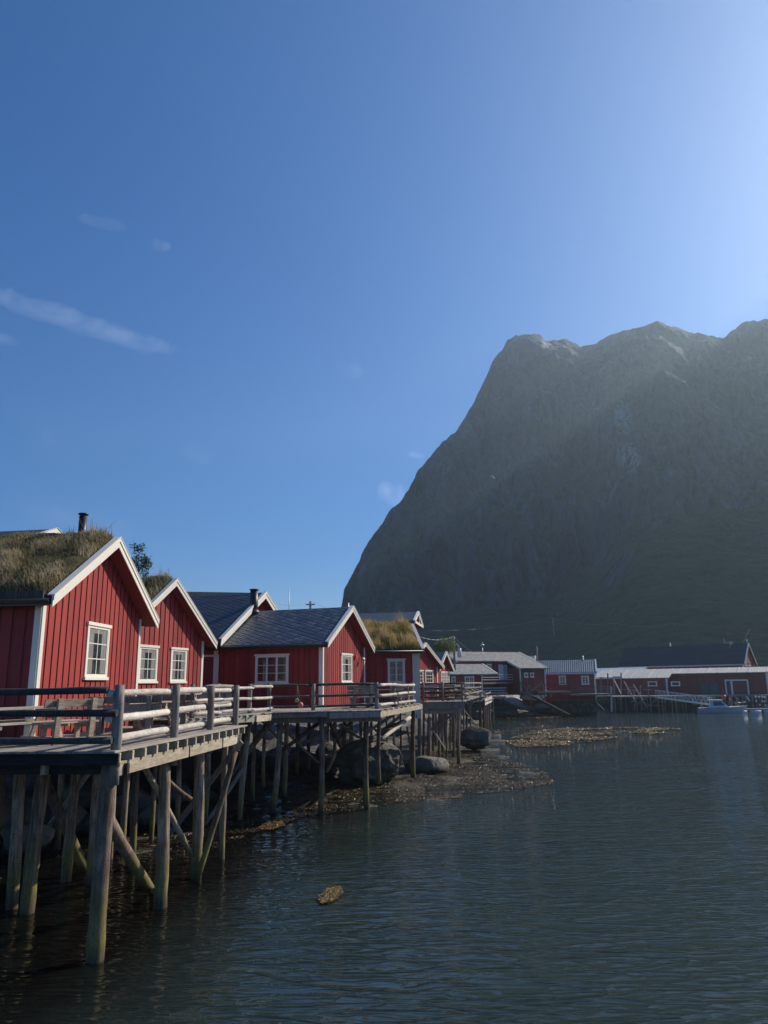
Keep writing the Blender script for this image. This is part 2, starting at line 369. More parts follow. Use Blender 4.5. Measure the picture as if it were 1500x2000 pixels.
for px in cols:
    if isinstance(px, tuple):
        a_ = float(px[1]); er = math.tan(R_(float(np.interp(a_, [q[0] for q in XT], [q[1] for q in XT])))); eb = math.tan(R_(float(np.interp(a_, [q[0] for q in XT], [q[2] for q in XT]))))
        dirv = azv(a_); px = 1560+(a_-az_last)*26; Dr = 900.
    else:
        yr = interp(RIDGE, px); yb = max(interp(BASE, px), yr+6)
        dr = raydir(px, yr); hd = math.hypot(dr.x, dr.y); er = dr.z/hd; dirv = Vector((dr.x/hd, dr.y/hd, 0))
        db = raydir(px, yb); eb = db.z/math.hypot(db.x, db.y)
        Dr = float(np.interp(px, [560, 668, 900, 1010, 1140, 1280, 1410, 1500, 1560], [560, 600, 760, 850, 900, 860, 930, 900, 900]))
    Db = Dr*float(np.interp(px, [560, 700, 1000, 1200, 1500, 2600], [.93, .86, .72, .66, .62, .6])); zb = eb*Db; zr = er*Dr; D0 = 150.
    for j in range(nr):
        if j <= rows:
            s_ = j/rows
            if s_ < .3: q = s_/.3; D = D0+(Db-D0)*q; z = -1.2+(zb+1.2)*(q**1.7)
            else: q = (s_-.3)/.7; D = Db+(Dr-Db)*(q**1.15); z = zb+(zr-zb)*(1-(1-q)**1.35)
            fade = min(1, (1-s_)*9)
        else:
            q = (j-rows)/26; D = Dr+q*420; z = zr*(1-q)**1.4; s_ = 1; fade = .25
        P = dirv*D
        amp = min(1, max(0, (s_-.12)/.3)); q3 = Vector((P.x, P.y*.6, z*.55))
        n1 = noise.fractal(q3*.0085, .9, 2.1, 4); n2 = noise.fractal(q3*.030+Vector((3, 1, 7)), .75, 2.15, 6); n3 = abs(noise.noise(Vector((P.x*.013+z*.006, P.y*.008, z*.004))))
        edge_ = min(1, (1-s_)*5) if j <= rows else 0
        n4 = abs(noise.noise(Vector((P.x*.030-z*.010, P.y*.01, z*.009)))); n5 = abs(noise.noise(Vector((P.x*.07+z*.02, P.y*.02, z*.02+4))))
        dd = (n1*28+n2*20-n3*46-n4*26-n5*11)*amp*edge_
        rag = noise.fractal(Vector((P.x*.05, P.y*.05, z*.03)), .8, 2.2, 5)
        zz = z + n1*5*(1-amp)*min(1, s_*8) + n2*1.5*(1-amp) + ((rag*4.0-abs(noise.noise(Vector((P.x*.03, P.y*.03, 8))))*3)*(1 if j <= rows and s_ > .88 else .4 if s_ > .88 else 0))
        P = dirv*(D-dd); V.append((P.x, P.y, max(zz+EYE*s_, -1.5)))
nc = len(cols); Fc = [(i*nr+j, (i+1)*nr+j, (i+1)*nr+j+1, i*nr+j+1) for i in range(nc-1) for j in range(nr-1)]
t = MT('mountain_rock', .95, .15); p = t.pos(); geo = t.n('ShaderNodeNewGeometry'); sx, sy, sz = t.sep(geo.outputs['Normal']); zz = t.z()
st = t.sc(p, (.05, .05, .009)); nA = t.noise(st, 1.0, 8, .62, 1.2); nB = t.noise(p, .012, 7, .65); nC = t.noise(p, .10, 6, .7)
nD = t.noise(t.sc(p, (.022, .022, .006)), 1.0, 6, .6, 2.0); nE = t.noise(t.sc(p, (.16, .16, .022)), 1., 5, .6, .8)
rockc = t.ramp(t.math('ADD', t.math('MULTIPLY', nD, .5), t.math('ADD', t.math('MULTIPLY', nA, .3), t.math('ADD', t.math('MULTIPLY', nC, .12), t.math('MULTIPLY', nE, .12)))), [(.40, (.022, .030, .040)), (.50, (.070, .086, .105)), (.56, (.105, .122, .142)), (.64, (.20, .22, .24))])
vk = t.n('ShaderNodeTexVoronoi', feature='DISTANCE_TO_EDGE'); t.set(vk.inputs['Vector'], t.mix(.35, t.sc(p, (.03, .03, .012)), t.sc(p, (.03, .03, .012)))); vk.inputs['Scale'].default_value = 1.0; vk.inputs['Randomness'].default_value = 1.0
crk = t.ramp(t.math('ADD', vk.outputs['Distance'], t.math('MULTIPLY', t.math('SUBTRACT', nA, .5), .25)), [(.0, .45), (.06, 1.)]); rockc = t.mix(1., rockc, crk, 'MULTIPLY')
veg = t.ramp(nC, [(.3, (.028, .042, .022)), (.7, (.090, .112, .052))])
vm = t.math('ADD', t.math('MULTIPLY', sz, 1.0), t.math('ADD', t.math('MULTIPLY', nB, .95), t.math('MULTIPLY', zz, -.0011)))
c = t.mix(t.ramp(vm, [(.93, 0.), (1.05, 1.)]), rockc, veg)
# pale rock-fall scars
def scar(px, py, rx, rz):
    q = raydir(px, py); x, y, z = t.sep(p)
    r2 = t.math('ADD', t.math('POWER', t.math('ABSOLUTE', t.math('DIVIDE', t.math('SUBTRACT', t.math('DIVIDE', x, y), q.x/q.y), rx)), 2.), t.math('POWER', t.math('ABSOLUTE', t.math('DIVIDE', t.math('SUBTRACT', t.math('DIVIDE', t.math('SUBTRACT', z, EYE), y), q.z/q.y), rz)), 2.))
    return t.math('MULTIPLY', t.math('SUBTRACT', 1., r2, 0., True), t.ramp(t.noise(t.sc(p, (.10, .10, .04)), 1.3, 6, .7, 1.), [(.44, 0.), (.52, 1.)]))
sc_ = t.math('ADD', scar(1217, 815, .015, .034), t.math('ADD', scar(1228, 895, .020, .026), scar(1068, 674, .010, .018)), 0., True)
c = t.mix(sc_, c, (.50, .51, .50)); t.col(c)
t.bump(t.math('ADD', t.math('MULTIPLY', nD, 2.4), t.math('ADD', t.math('MULTIPLY', nA, 1.3), t.math('ADD', t.math('MULTIPLY', nC, .3), t.math('MULTIPLY', vk.outputs['Distance'], .5)))), 1.0, 13.0); M['mountain'] = t.m
mb = MB(); mb.v = V; mb.f = Fc; mb.r = [0.]*len(Fc); mb.s = [True]*len(Fc)
tag(mb.build('mountain', M['mountain'], fix=False), kind='structure')

# ------------------------------------------------------------------ shore terrain
EDGE_PX = [(395, 1668), (440, 1650), (520, 1622), (600, 1596), (700, 1582), (760, 1572), (850, 1556), (980, 1545), (1085, 1530), (1040, 1505), (960, 1478), (948, 1440), (925, 1418), (950, 1404), (1060, 1402), (1130, 1394), (1200, 1386)]
edge = [Vector((-60, 17)), Vector((-14, 20)), Vector((-8.5, 22))]+[at(a, b, 0).xy for a, b in EDGE_PX]
edge += [Vector((60, 128)), Vector((120, 140)), Vector((400, 150))]
EA = np.array([e[:] for e in edge])
def sdist(X, Y):
    P = np.stack([X, Y], -1); best = np.full(X.shape, 1e9); 
    for a, b in zip(EA[:-1], EA[1:]):
        d = b-a; t_ = np.clip(((P-a)@d)/(d@d), 0, 1); q = a+t_[..., None]*d; D = np.hypot(*(P-q).transpose(2, 0, 1) if P.ndim == 3 else (P-q).T)
        best = np.minimum(best, D)
    poly = np.vstack([EA, [[400, 400], [-300, 400], [-300, 17]]])
    ins = np.zeros(X.shape, bool); n = len(poly)
    for i in range(n):
        (x1, y1), (x2, y2) = poly[i], poly[(i+1) % n]
        c_ = ((y1 > Y) != (y2 > Y)); 
        with np.errstate(divide='ignore', invalid='ignore'): xi = (x2-x1)*(Y-y1)/(y2-y1)+x1
        ins ^= c_ & (X < xi)
    return np.where(ins, best, -best)
def ground_z(X, Y, d):
    near = np.clip((90-Y)/12, 0, 1); out = np.empty_like(X)
    it = np.nditer([X, Y, d, near], flags=['multi_index'])
    for x, y, dd, nr_ in it:
        x = float(x); y = float(y); dd = float(dd); nr_ = float(nr_)
        nz = noise.fractal(Vector((x*.35, y*.35, 0)), .8, 2.1, 4); nf = noise.fractal(Vector((x*1.3, y*1.3, 5)), .7, 2., 3)
        dw = dd+nz*1.6*nr_
        if dw < 0: z1 = .22*dw; z2 = .22*dw
        else:
            b0 = -.05+min(.10, dw*.012)+nz*.10+nf*.04; z1 = b0 if dw < 7 else b0+min(3.2, (dw-7)*.16)+nz*min(.35, (dw-7)*.1)
            cap = 1-min(1, max(0, (x-20)/6))*(1-min(1, max(0, (dw-19)/5))); z2 = min(3.0, dw*.26)*(.08+.92*cap)+nz*.25*min(1, dw/3)+.02
        out[it.multi_index] = nr_*z1+(1-nr_)*z2
    return out
def grid(x0, x1, y0, y1, nx, ny):
    X, Y = np.meshgrid(np.linspace(x0, x1, nx), np.linspace(y0, y1, ny), indexing='ij'); return X, Y
def land(name, X, Y, mat):
    d = sdist(X, Y); Z = ground_z(X, Y, d); nx, ny = X.shape
    v = np.stack([X, Y, Z], -1).reshape(-1, 3); mb = MB(); mb.v = [tuple(a) for a in v.tolist()]
    dn = d.reshape(-1)
    for i in range(nx-1):
        for j in range(ny-1):
            a = i*ny+j; q = (a, a+ny, a+ny+1, a+1)
            if max(dn[k] for k in q) > -6: mb.f.append(q)
    mb.r = [0.]*len(mb.f); mb.s = [True]*len(mb.f)
    return tag(mb.build(name, mat, fix=False), kind='structure')
t = MT('kelp_flat', .55, .5); p = t.pos(); z = t.z()
vor = t.n('ShaderNodeTexVoronoi'); t.set(vor.inputs['Vector'], p); vor.inputs['Scale'].default_value = 11
sp = t.math('SUBTRACT', vor.outputs['Color'], .0); spk = t.n('ShaderNodeSeparateColor'); t.set(spk.inputs[0], vor.outputs['Color'])
n1 = t.noise(p, .8, 5); n2 = t.noise(p, 14, 5, .7); n9 = t.noise(p, 34, 3, .8)
kelp = t.ramp(t.math('ADD', t.math('MULTIPLY', n2, .7), t.math('MULTIPLY', spk.outputs[0], .35)), [(.38, (.005, .004, .003)), (.55, (.018, .014, .008)), (.7, (.07, .054, .028))])
stone = t.ramp(t.noise(p, 1.6, 7, .65), [(.35, (.03, .028, .024)), (.65, (.12, .112, .095))])
zn = t.math('ADD', z, t.math('MULTIPLY', n1, .7))
kelp = t.mix(t.ramp(n9, [(.58, 0.), (.64, .9)]), kelp, (.30, .25, .17)); c = t.mix(t.ramp(zn, [(.78, 0.), (1.15, 1.)]), kelp, stone)
x_, y_, z_ = t.sep(p); far = t.math('MULTIPLY', t.math('SUBTRACT', y_, 84.), .08, 0., True)
slab = t.ramp(t.noise(t.sc(p, (.35, 1.2, 2.2)), 1., 8, .65, .6), [(.3, (.10, .092, .08)), (.5, (.21, .195, .17)), (.7, (.31, .29, .25))])
slab = t.mix(t.ramp(zn, [(.70, 1.), (1.0, 0.)]), slab, (.075, .055, .025))
grs = t.ramp(t.noise(p, .5, 6), [(.3, (.03, .038, .015)), (.7, (.08, .085, .035))])
c = t.mix(far, c, slab); c = t.mix(t.ramp(t.math('MULTIPLY', z, .2), [(.52, 0.), (.64, .8)]), c, grs)
t.col(c); t.bump(t.math('ADD', n2, t.math('MULTIPLY', vor.outputs['Distance'], .6)), .8, .10); M['shore'] = t.m
X, Y = grid(-30, 22, 14, 92, 230, 300); land('shore', X, Y, M['shore'])
X, Y = grid(-30, 130, 91.6, 175, 200, 110); land('rock_slab', X, Y, M['shore'])

def blob(r, sx, sy, sz, seed, sub=4, rough=.35, flat=.0):
    import bmesh
    bm = bmesh.new(); bmesh.ops.create_icosphere(bm, subdivisions=sub, radius=1)
    for v in bm.verts:
        n = noise.fractal(v.co*1.1+Vector((seed*7.1, seed, 0)), .9, 2.1, 5); c2 = 2.2*abs(noise.noise(v.co*1.9+Vector((seed, 2, 1))))*rough/.3
        k = 1+rough*n-.10*c2+.04*noise.fractal(v.co*6, .8, 2, 3); co = v.co*k
        co = Vector((math.copysign(abs(co.x)**.85, co.x), math.copysign(abs(co.y)**.85, co.y), math.copysign(abs(co.z)**.9, co.z)))
        v.co = Vector((co.x*sx, co.y*sy, co.z*sz))*r
    if rough > 0:
        rr_ = random.Random(int(seed*17)); sc3 = Vector((sx, sy, sz))*r
        for k in range(9):
            pn = Vector((rr_.uniform(-1, 1), rr_.uniform(-1, 1), rr_.uniform(-.3, 1))).normalized(); dl = rr_.uniform(.62, .85)
            for v in bm.verts:
                q_ = Vector((v.co.x/sc3.x, v.co.y/sc3.y, v.co.z/sc3.z)); e_ = q_.dot(pn)-dl
                if e_ > 0: q_ = q_-pn*e_*.86; v.co = Vector((q_.x*sc3.x, q_.y*sc3.y, q_.z*sc3.z))
    vs = [v.co.copy() for v in bm.verts]; fs = [tuple(v.index for v in f.verts) for f in bm.faces]; bm.free(); return vs, fs
def rock(px, pyb, Y, wpx, hpx, label, seed, z=None, mat='rock', sub=4, group=None, yaw=0., rough=.35, depth=1.):
    q = atY(px, pyb, Y); sc_ = Y/FOC; rw = wpx*sc_/2; rh = hpx*sc_
    vs, fs = blob(1, rw, rw*depth, rh*.70, seed, sub, rough)
    mb = MB(); mb.add(vs, fs, .5, True); o = mb.build('boulder', M[mat]); o.location = (q.x, q.y, q.z+rh*.38); o.rotation_euler = (0, 0, yaw)
    return tag(o, label, 'boulder', group)
rock(716, 1522, 38.5, 125, 80, 'huge rounded boulder rising beside the piles under the middle deck', 3, rough=.30, sub=6)
rock(832, 1506, 42.5, 82, 27, 'low flat-topped boulder on the kelp flat carrying a short pile', 5, rough=.25)
rock(928, 1453, 55, 62, 32, 'wedge-shaped dark boulder at the water edge right of the turf cabin', 8, rough=.25)
g = 'rocks in the shade under the decks'
for i, (px, py, Y, w_, h_) in enumerate([(585, 1500, 44, 60, 34), (545, 1505, 43, 50, 26), (640, 1478, 47, 55, 30), (610, 1520, 42, 70, 22), (570, 1465, 52, 55, 26), (650, 1520, 41, 40, 16), (520, 1520, 42, 46, 22),
        (690, 1458, 52, 60, 24), (100, 1615, 26, 120, 50), (160, 1570, 30, 90, 40), (20, 1610, 25, 110, 60), (262, 1598, 28, 90, 55), (340, 1565, 32, 80, 40), (300, 1605, 27, 60, 30), (55, 1650, 23, 90, 40),
        (180, 1620, 26, 70, 26), (395, 1570, 33, 60, 26), (240, 1560, 33, 70, 40), (935, 1402, 82, 34, 14), (910, 1412, 74, 26, 10), (480, 1500, 45, 50, 22)]):
    k_ = 0 if px < 450 else (1 if px < 720 else 2)
    rock(px, py, Y, w_, h_, ['rough grey rock in the shade beneath the near deck', 'rough brown-grey rock behind the piles left of the huge rounded boulder', 'rough rock among the piles of the landing stage'][k_], 20+i, sub=3, group=['rocks beneath the near deck', 'rocks left of the huge boulder', 'rocks by the landing stage'][k_], yaw=i*1.3)
for i, (px, py, Y, w_, h_) in enumerate([(1130, 1380, 112, 40, 14), (1062, 1384, 108, 46, 10)]):
    rock(px, py, Y, w_, h_, ['pale rock lying under the far deck below the iron-roofed house', 'flat pale rock on the slab left of the far decks'][i], 50+i, mat='rockpale', sub=3)

# ------------------------------------------------------------------ kelp
t = MT('kelp_fronds', .45, .5); r = t.rndv()
t.col(t.ramp(r, [(0., (.012, .010, .005)), (.45, (.05, .038, .015)), (.70, (.17, .11, .035)), (.90, (.42, .26, .06)), (1., (.66, .46, .15))])); M['kelp'] = t.m
def fronds(name, pts, size, zamp, gold, label, cat='seaweed', kind='stuff', z0=.02, tilt=.5):
    mb = MB(); n = len(pts); rg = np.random.default_rng(len(pts)); A = rg.uniform(0, 6.28, n); Sz = size*rg.uniform(.5, 1.5, n); el = rg.uniform(1.3, 2.8, n)
    T = rg.normal(0, tilt, n); Rr = np.clip(rg.beta(1.3, 2.0, n)*.75+gold*rg.uniform(.3, 1, n), 0, 1)
    vs = []
    for (x, y, zg), a, s_, e, tl in zip(pts, A, Sz, el, T):
        cx, sx_ = math.cos(a)*s_*e, math.sin(a)*s_*e; ux, uy = -math.sin(a)*s_*.5, math.cos(a)*s_*.5; dz = tl*s_; z = zg+z0+rnd(0, zamp)
        vs += [(x-cx, y-sx_, z-dz*.3), (x+ux, y+uy, z+abs(dz)*.4), (x+cx, y+sx_, z+dz), (x-ux, y-uy, z)]
    mb.v = vs; mb.f = [(4*i, 4*i+1, 4*i+2, 4*i+3) for i in range(n)]; mb.r = Rr.tolist(); mb.s = [False]*n
    return tag(mb.build(name, M['kelp'], fix=False), label, cat, kind=kind)
rg = np.random.default_rng(3)
def drape(pts, dz=.0, hide=True):
    A_ = np.array(pts); X_ = A_[:, 0]; Y_ = A_[:, 1]; d_ = np.empty(len(A_))
    for k in range(0, len(A_), 4000): d_[k:k+4000] = sdist(X_[k:k+4000], Y_[k:k+4000])
    Z_ = ground_z(X_, Y_, d_)
    return [(float(a), float(b), max(0., float(c_))+dz) for a, b, c_ in zip(X_, Y_, Z_)]
def scatter_poly(poly, n, thr=0., sc=.4, seed=0):
    P = np.array(poly); lo = P.min(0); hi = P.max(0); out = []
    k = len(P)
    while len(out) < n:
        x, y = rg.uniform(lo[0], hi[0]), rg.uniform(lo[1], hi[1]); ins = False
        for i in range(k):
            x1, y1 = P[i]; x2, y2 = P[(i+1) % k]
            if (y1 > y) != (y2 > y) and x < (x2-x1)*(y-y1)/(y2-y1)+x1: ins = not ins
        if not ins: continue
        if noise.fractal(Vector((x*sc, y*sc*1.8, seed)), .8, 2., 4) < thr+rnd(-.15, .15): continue
        out.append((x, y, 0.))
    return out
XY = lambda L: [at(a, b, 0).xy[:] for a, b in L]
pts = scatter_poly(XY([(440,1650),(520,1620),(600,1595),(700,1582),(760,1572),(860,1558),(980,1548),(1085,1531),(1060,1505),(960,1476),(900,1468),(830,1470),(760,1500),(640,1530),(520,1560),(440,1600)]), 70000, -.10, .5, 1)
fronds('kelp_bed', drape(pts), .023, .05, .16, 'brown kelp covering the tidal flat in front of the decks', tilt=.6, z0=.02)
pts = scatter_poly(XY([(-200,1640),(0,1660),(200,1690),(300,1690),(395,1668),(440,1650),(440,1560),(300,1580),(100,1590),(-200,1600)]), 14000, -.05, .6, 2)
fronds('kelp_bed', drape(pts), .018, .05, .0, 'dark kelp on the rocks beneath the near deck', tilt=.7)
pts = scatter_poly(XY([(985,1447),(1040,1428),(1130,1420),(1240,1421),(1330,1424),(1325,1431),(1240,1436),(1180,1445),(1100,1458),(1010,1460)]), 36000, -.05, .16, 3)
fronds('floating_kelp', pts, .06, .04, .55, 'golden kelp floating in a long raft on the water before the rock slab', tilt=.5)
pts = scatter_poly(XY([(1060,1404),(1150,1396),(1200,1390),(1195,1386),(1120,1390),(1050,1399),(960,1403),(960,1406)]), 7000, -.2, .2, 4)
fronds('kelp_line', drape(pts), .07, .10, .5, 'golden kelp along the foot of the pale rock slab', tilt=.6)
pts = scatter_poly(XY([(960,1425),(1085,1416),(1080,1421),(970,1432)]), 1200, -.2, .2, 4)
fronds('floating_kelp', pts, .045, .02, .5, 'thin strand of brown kelp floating beside the piles of the far landing')
pts = scatter_poly(XY([(622,1755),(640,1738),(665,1735),(668,1748),(648,1764),(628,1768)]), 3000, -.6, .8, 5)
fronds('floating_kelp', pts, .021, .03, .6, 'small tuft of golden kelp adrift alone on open water')
pts = scatter_poly(XY([(500,1622),(520,1608),(552,1606),(556,1613),(530,1622)]), 2500, -.6, .8, 6)
fronds('floating_kelp', pts, .024, .03, .5, 'small yellow-green kelp patch at the edge of the flat near the piles')
pts = scatter_poly(XY([(760,1556),(850,1552),(905,1553),(900,1560),(800,1562)]), 1400, -.4, .5, 7)+scatter_poly(XY([(960,1530),(1085,1524),(1080,1533),(960,1540)]), 1400, -.4, .5, 8)
fronds('floating_kelp', pts, .022, .02, .55, 'yellow kelp fringe at the outer edge of the tidal flat')
# ------------------------------------------------------------------ houses
class House: pass
def house(name, label, P, az, hw, zt, length, base, roof='slate', wall='red', group=None, cat='house', ohr=.45, ohs=.4, bt=.26,
          battens=True, corner=True, rakes='white', thick=.16, pitch_bat=.2, ext=None, gutter=True, double=True, gable_wall=True, side='red', fargable=False):
    """P: peak of the right-hand gable (world), az: direction of the gable plane, hw: half width at the eave tips, zt: height (above eye) of the tips' lower edge"""
    H = House(); zp = P.z; zt = zt+EYE; H.base = base
    a = azv(az); n = Vector((a.y, -a.x, 0)); ww = 2*(hw-ohs)
    org = P - a*(hw-ohs) - n*ohr; org.z = 0
    e = empty(name, (org.x, org.y, 0), -R_(az), label, cat, group); H.e = e; H.ww = ww; H.n = n; H.a = a; H.org = org; H.ohr = ohr; H.ohs = ohs; H.len = length
    mid = ww/2; top0 = zt+bt; sl = (zp-top0)/hw; H.sl = sl
    zr = lambda y: zp - abs(y-mid)*sl                     # top surface of the roof
    zu = lambda y: zr(y) - thick - .02
    H.zr = zr
    wb = MB(); wb.prism([(0, base), (ww, base), (ww, zu(ww)), (mid, zu(mid)), (0, zu(0))], 'x', -length, 0 if gable_wall else -1.2)
    if ext:
        x0, x1, run = ext; ze = zr(-run-ohs)
        wb.box((x0, -run, base), (x1, .01, zr(-run)-thick-.03))
    wo = wb.build('wall', M[wall], e)
    if battens:
        bb = MB(); y = .16; bw_ = pitch_bat*.39
        while y < ww-.1:
            bb.box((.001, y-bw_, base), (.028, y+bw_, zu(y)-.01)); y += pitch_bat
        bb.build('board_cladding', M[wall], e); bb = MB(); b2 = MB()
        x = -.16
        while x > -length+.1:
            inext = ext and ext[0] < x < ext[1]
            if not inext: bb.box((x-bw_, -.026, base), (x+bw_, -.001, zu(0)-.03))
            else: b2.box((x-bw_, -ext[2]-.026, base), (x+bw_, -ext[2]-.001, zr(-ext[2])-thick-.05))
            x -= pitch_bat
        if bb.v: bb.build('board_cladding', M[wall], e)
        if b2.v: b2.build('board_cladding', M[wall], e)
    # roof: two slabs
    def slab(y0, y1, x0, x1, th=thick):
        b_ = MB(); b_.prism([(y0, zr(y0)), (y1, zr(y1)), (y1, zr(y1)-th), (y0, zr(y0)-th)], 'x', x0, x1); return b_
    rb = MB(); L0 = -length-ohr
    rb.prism([(-ohs, zr(-ohs)), (mid, zp), (ww+ohs, zr(ww+ohs)), (ww+ohs, zr(ww+ohs)-thick), (mid, zp-thick), (-ohs, zr(-ohs)-thick)], 'x', L0, ohr)
    if ext: rb.prism([(-ext[2]-ohs, zr(-ext[2]-ohs)), (-ohs, zr(-ohs)), (-ohs, zr(-ohs)-thick), (-ext[2]-ohs, zr(-ext[2]-ohs)-thick)], 'x', ext[0]-.2, min(ext[1]+.45, ohr))
    ro = rb.build('roof', M[roof], e); H.roof = ro
    # soffit boards under the overhang
    sb = MB(); th2 = thick+.018
    sb.prism([(-ohs+.02, zr(-ohs+.02)-thick-.002), (mid, zp-thick-.002), (ww+ohs-.02, zr(ww+ohs-.02)-thick-.002), (ww+ohs-.02, zr(ww+ohs-.02)-th2-.02), (mid, zp-th2-.02), (-ohs+.02, zr(-ohs+.02)-th2-.02)], 'x', .03, ohr-.01)
    sb.build('soffit', M['dark_red'], e)
    if rakes:
        for sgn in (-1, 1):
            r_ = MB(); y1 = mid+sgn*(hw+.03)
            r_.prism([(mid, zp+.03), (y1, zr(y1)+.03), (y1, zr(y1)+.03-bt), (mid, zp+.03-bt*1.05)], 'x', ohr+.001, ohr+.03)
            if double: r_.prism([(mid, zp+.036), (y1, zr(y1)+.036), (y1, zr(y1)-.08), (mid, zp-.08)], 'x', ohr+.031, ohr+.056)
            r_.prism([(mid, zp+.045+.02), (y1, zr(y1)+.045+.02), (y1, zr(y1)+.04), (mid, zp+.04)], 'x', ohr-.12, ohr+.07)
            r_.build('bargeboard', M[rakes], e)
    if corner:
        for yy in (0, ww):
            c_ = MB(); zt_ = zu(yy)-.02; s_ = 1 if yy == 0 else -1
            c_.box((.03, yy-.03 if yy == 0 else yy-.13, base-.05), (.058, yy+.13 if yy == 0 else yy+.03, zt_))
            if yy == 0: c_.box((-.13, -.058, base-.05), (.03, -.03, zt_))
            c_.build('corner_board', M['white'], e)
    if gutter:
        gb = MB(); y_ = -ohs-.07 if not ext else -ohs-.07
        gb.cyl((L0, y_, zr(-ohs)-.10), (ohr-.04, y_, zr(-ohs)-.10), .06, n=8)
        gb.box((L0, -ohs-.004-.02, zr(-ohs)-thick-.06), (ohr-.03, -ohs-.004, zr(-ohs)-.02))
        gb.build('gutter', M['gutter'], e)
    return H
def loc_of(H, face, px, off=0.):
    """where the plane of a wall meets the picture column px -> coordinate along the wall"""
    d = raydir(px, 1320); d = Vector((d.x, d.y)).normalized()
    if face == 'g': o = H.org; v = H.a
    else: o = H.org - H.a*off; v = H.n
    A = np.array([[d.x, -v.x], [d.y, -v.y]]); tt, s_ = np.linalg.solve(A, [o.x, o.y]); return float(s_), tt*d
def zat(H, face, px, py, off=0.):
    s_, q = loc_of(H, face, px, off); return atY(px, py, q[1]).z
def window(H, face, px0, px1, py0, py1, sashes=1, cols=2, rows=3, curtain=True, off=0., frame='white', sill=True, cas=.09, name='window', pane='pane', zz=None):
    s0, _ = loc_of(H, face, px0, off); s1, _ = loc_of(H, face, px1, off); pc = (px0+px1)/2
    z1 = zat(H, face, pc, py0, off); z0 = zat(H, face, pc, py1, off)
    if s0 > s1: s0, s1 = s1, s0
    def wb(mb, a0, a1, b0, b1, d0, d1, r=None):
        if face == 'g': mb.box((d0, a0, b0), (d1, a1, b1), r)
        else: mb.box((a0, -off-d1, b0), (a1, -off-d0, b1), r)
    f = MB(); D = .062
    wb(f, s0, s0+cas, z0+.05, z1-.07, .029, D); wb(f, s1-cas, s1, z0+.05, z1-.07, .029, D)
    wb(f, s0-.05, s1+.05, z1-.07, z1+.02, .029, D+.03)
    wb(f, s0-.04, s1+.04, z0-.03, z0+.05, .029, D+.04)
    wb(f, s0+cas, s1-cas, z1-.14, z1-.07, .030, D-.004); wb(f, s0+cas, s1-cas, z0+.05, z0+.13, .030, D-.004)
    ia, ib = s0+cas, s1-cas; za, zb = z0+.13, z1-.14; sw = (ib-ia)/sashes
    for k in range(sashes):
        a0 = ia+k*sw; a1 = a0+sw; st = .045
        wb(f, a0, a0+st, za, zb, .030, D-.008); wb(f, a1-st, a1, za, zb, .030, D-.008)
        for j in range(1, cols):
            c_ = a0+(a1-a0)*j/cols; wb(f, c_-.014, c_+.014, za, zb, .030, D-.02)
        for j in range(1, rows):
            c_ = za+(zb-za)*j/rows; wb(f, a0+st, a1-st, c_-.014, c_+.014, .030, D-.018)
    fo = f.build(name, M[frame], H.e)
    p_ = MB(); wb(p_, ia, ib, za, zb, .0285, .034); p_.build('pane', M[pane], fo)
    if curtain:
        c_ = MB(); w_ = (ib-ia)
        for a0, a1 in ((ia+.04, ia+w_*.30), (ib-w_*.30, ib-.04)): wb(c_, a0, a1, za+.02, zb, .0345, .036)
        wb(c_, ia+.04, ib-.04, zb-.13, zb, .0362, .038)
        c_.build('curtain', M['curtain'], fo)
    return fo
def frame_door(H, face, px0, px1, py0, zb, mat='dark_red', off=0., cas=.1, name='door'):
    s0, _ = loc_of(H, face, px0, off); s1, _ = loc_of(H, face, px1, off); z1 = zat(H, face, (px0+px1)/2, py0, off)
    if s0 > s1: s0, s1 = s1, s0
    def wb(mb, a0, a1, b0, b1, d0, d1):
        if face == 'g': mb.box((d0, a0, b0), (d1, a1, b1))
        else: mb.box((a0, -off-d1, b0), (a1, -off-d0, b1))
    f = MB(); wb(f, s0+cas, s1-cas, zb, z1-cas, .029, .04); do = f.build(name, M[mat], H.e)
    f = MB(); wb(f, s0, s0+cas, zb, z1, .029, .06); wb(f, s1-cas, s1, zb, z1, .029, .06); wb(f, s0+cas, s1-cas, z1-cas, z1, .029, .061); f.build('door_frame', M['white'], do)
    return do
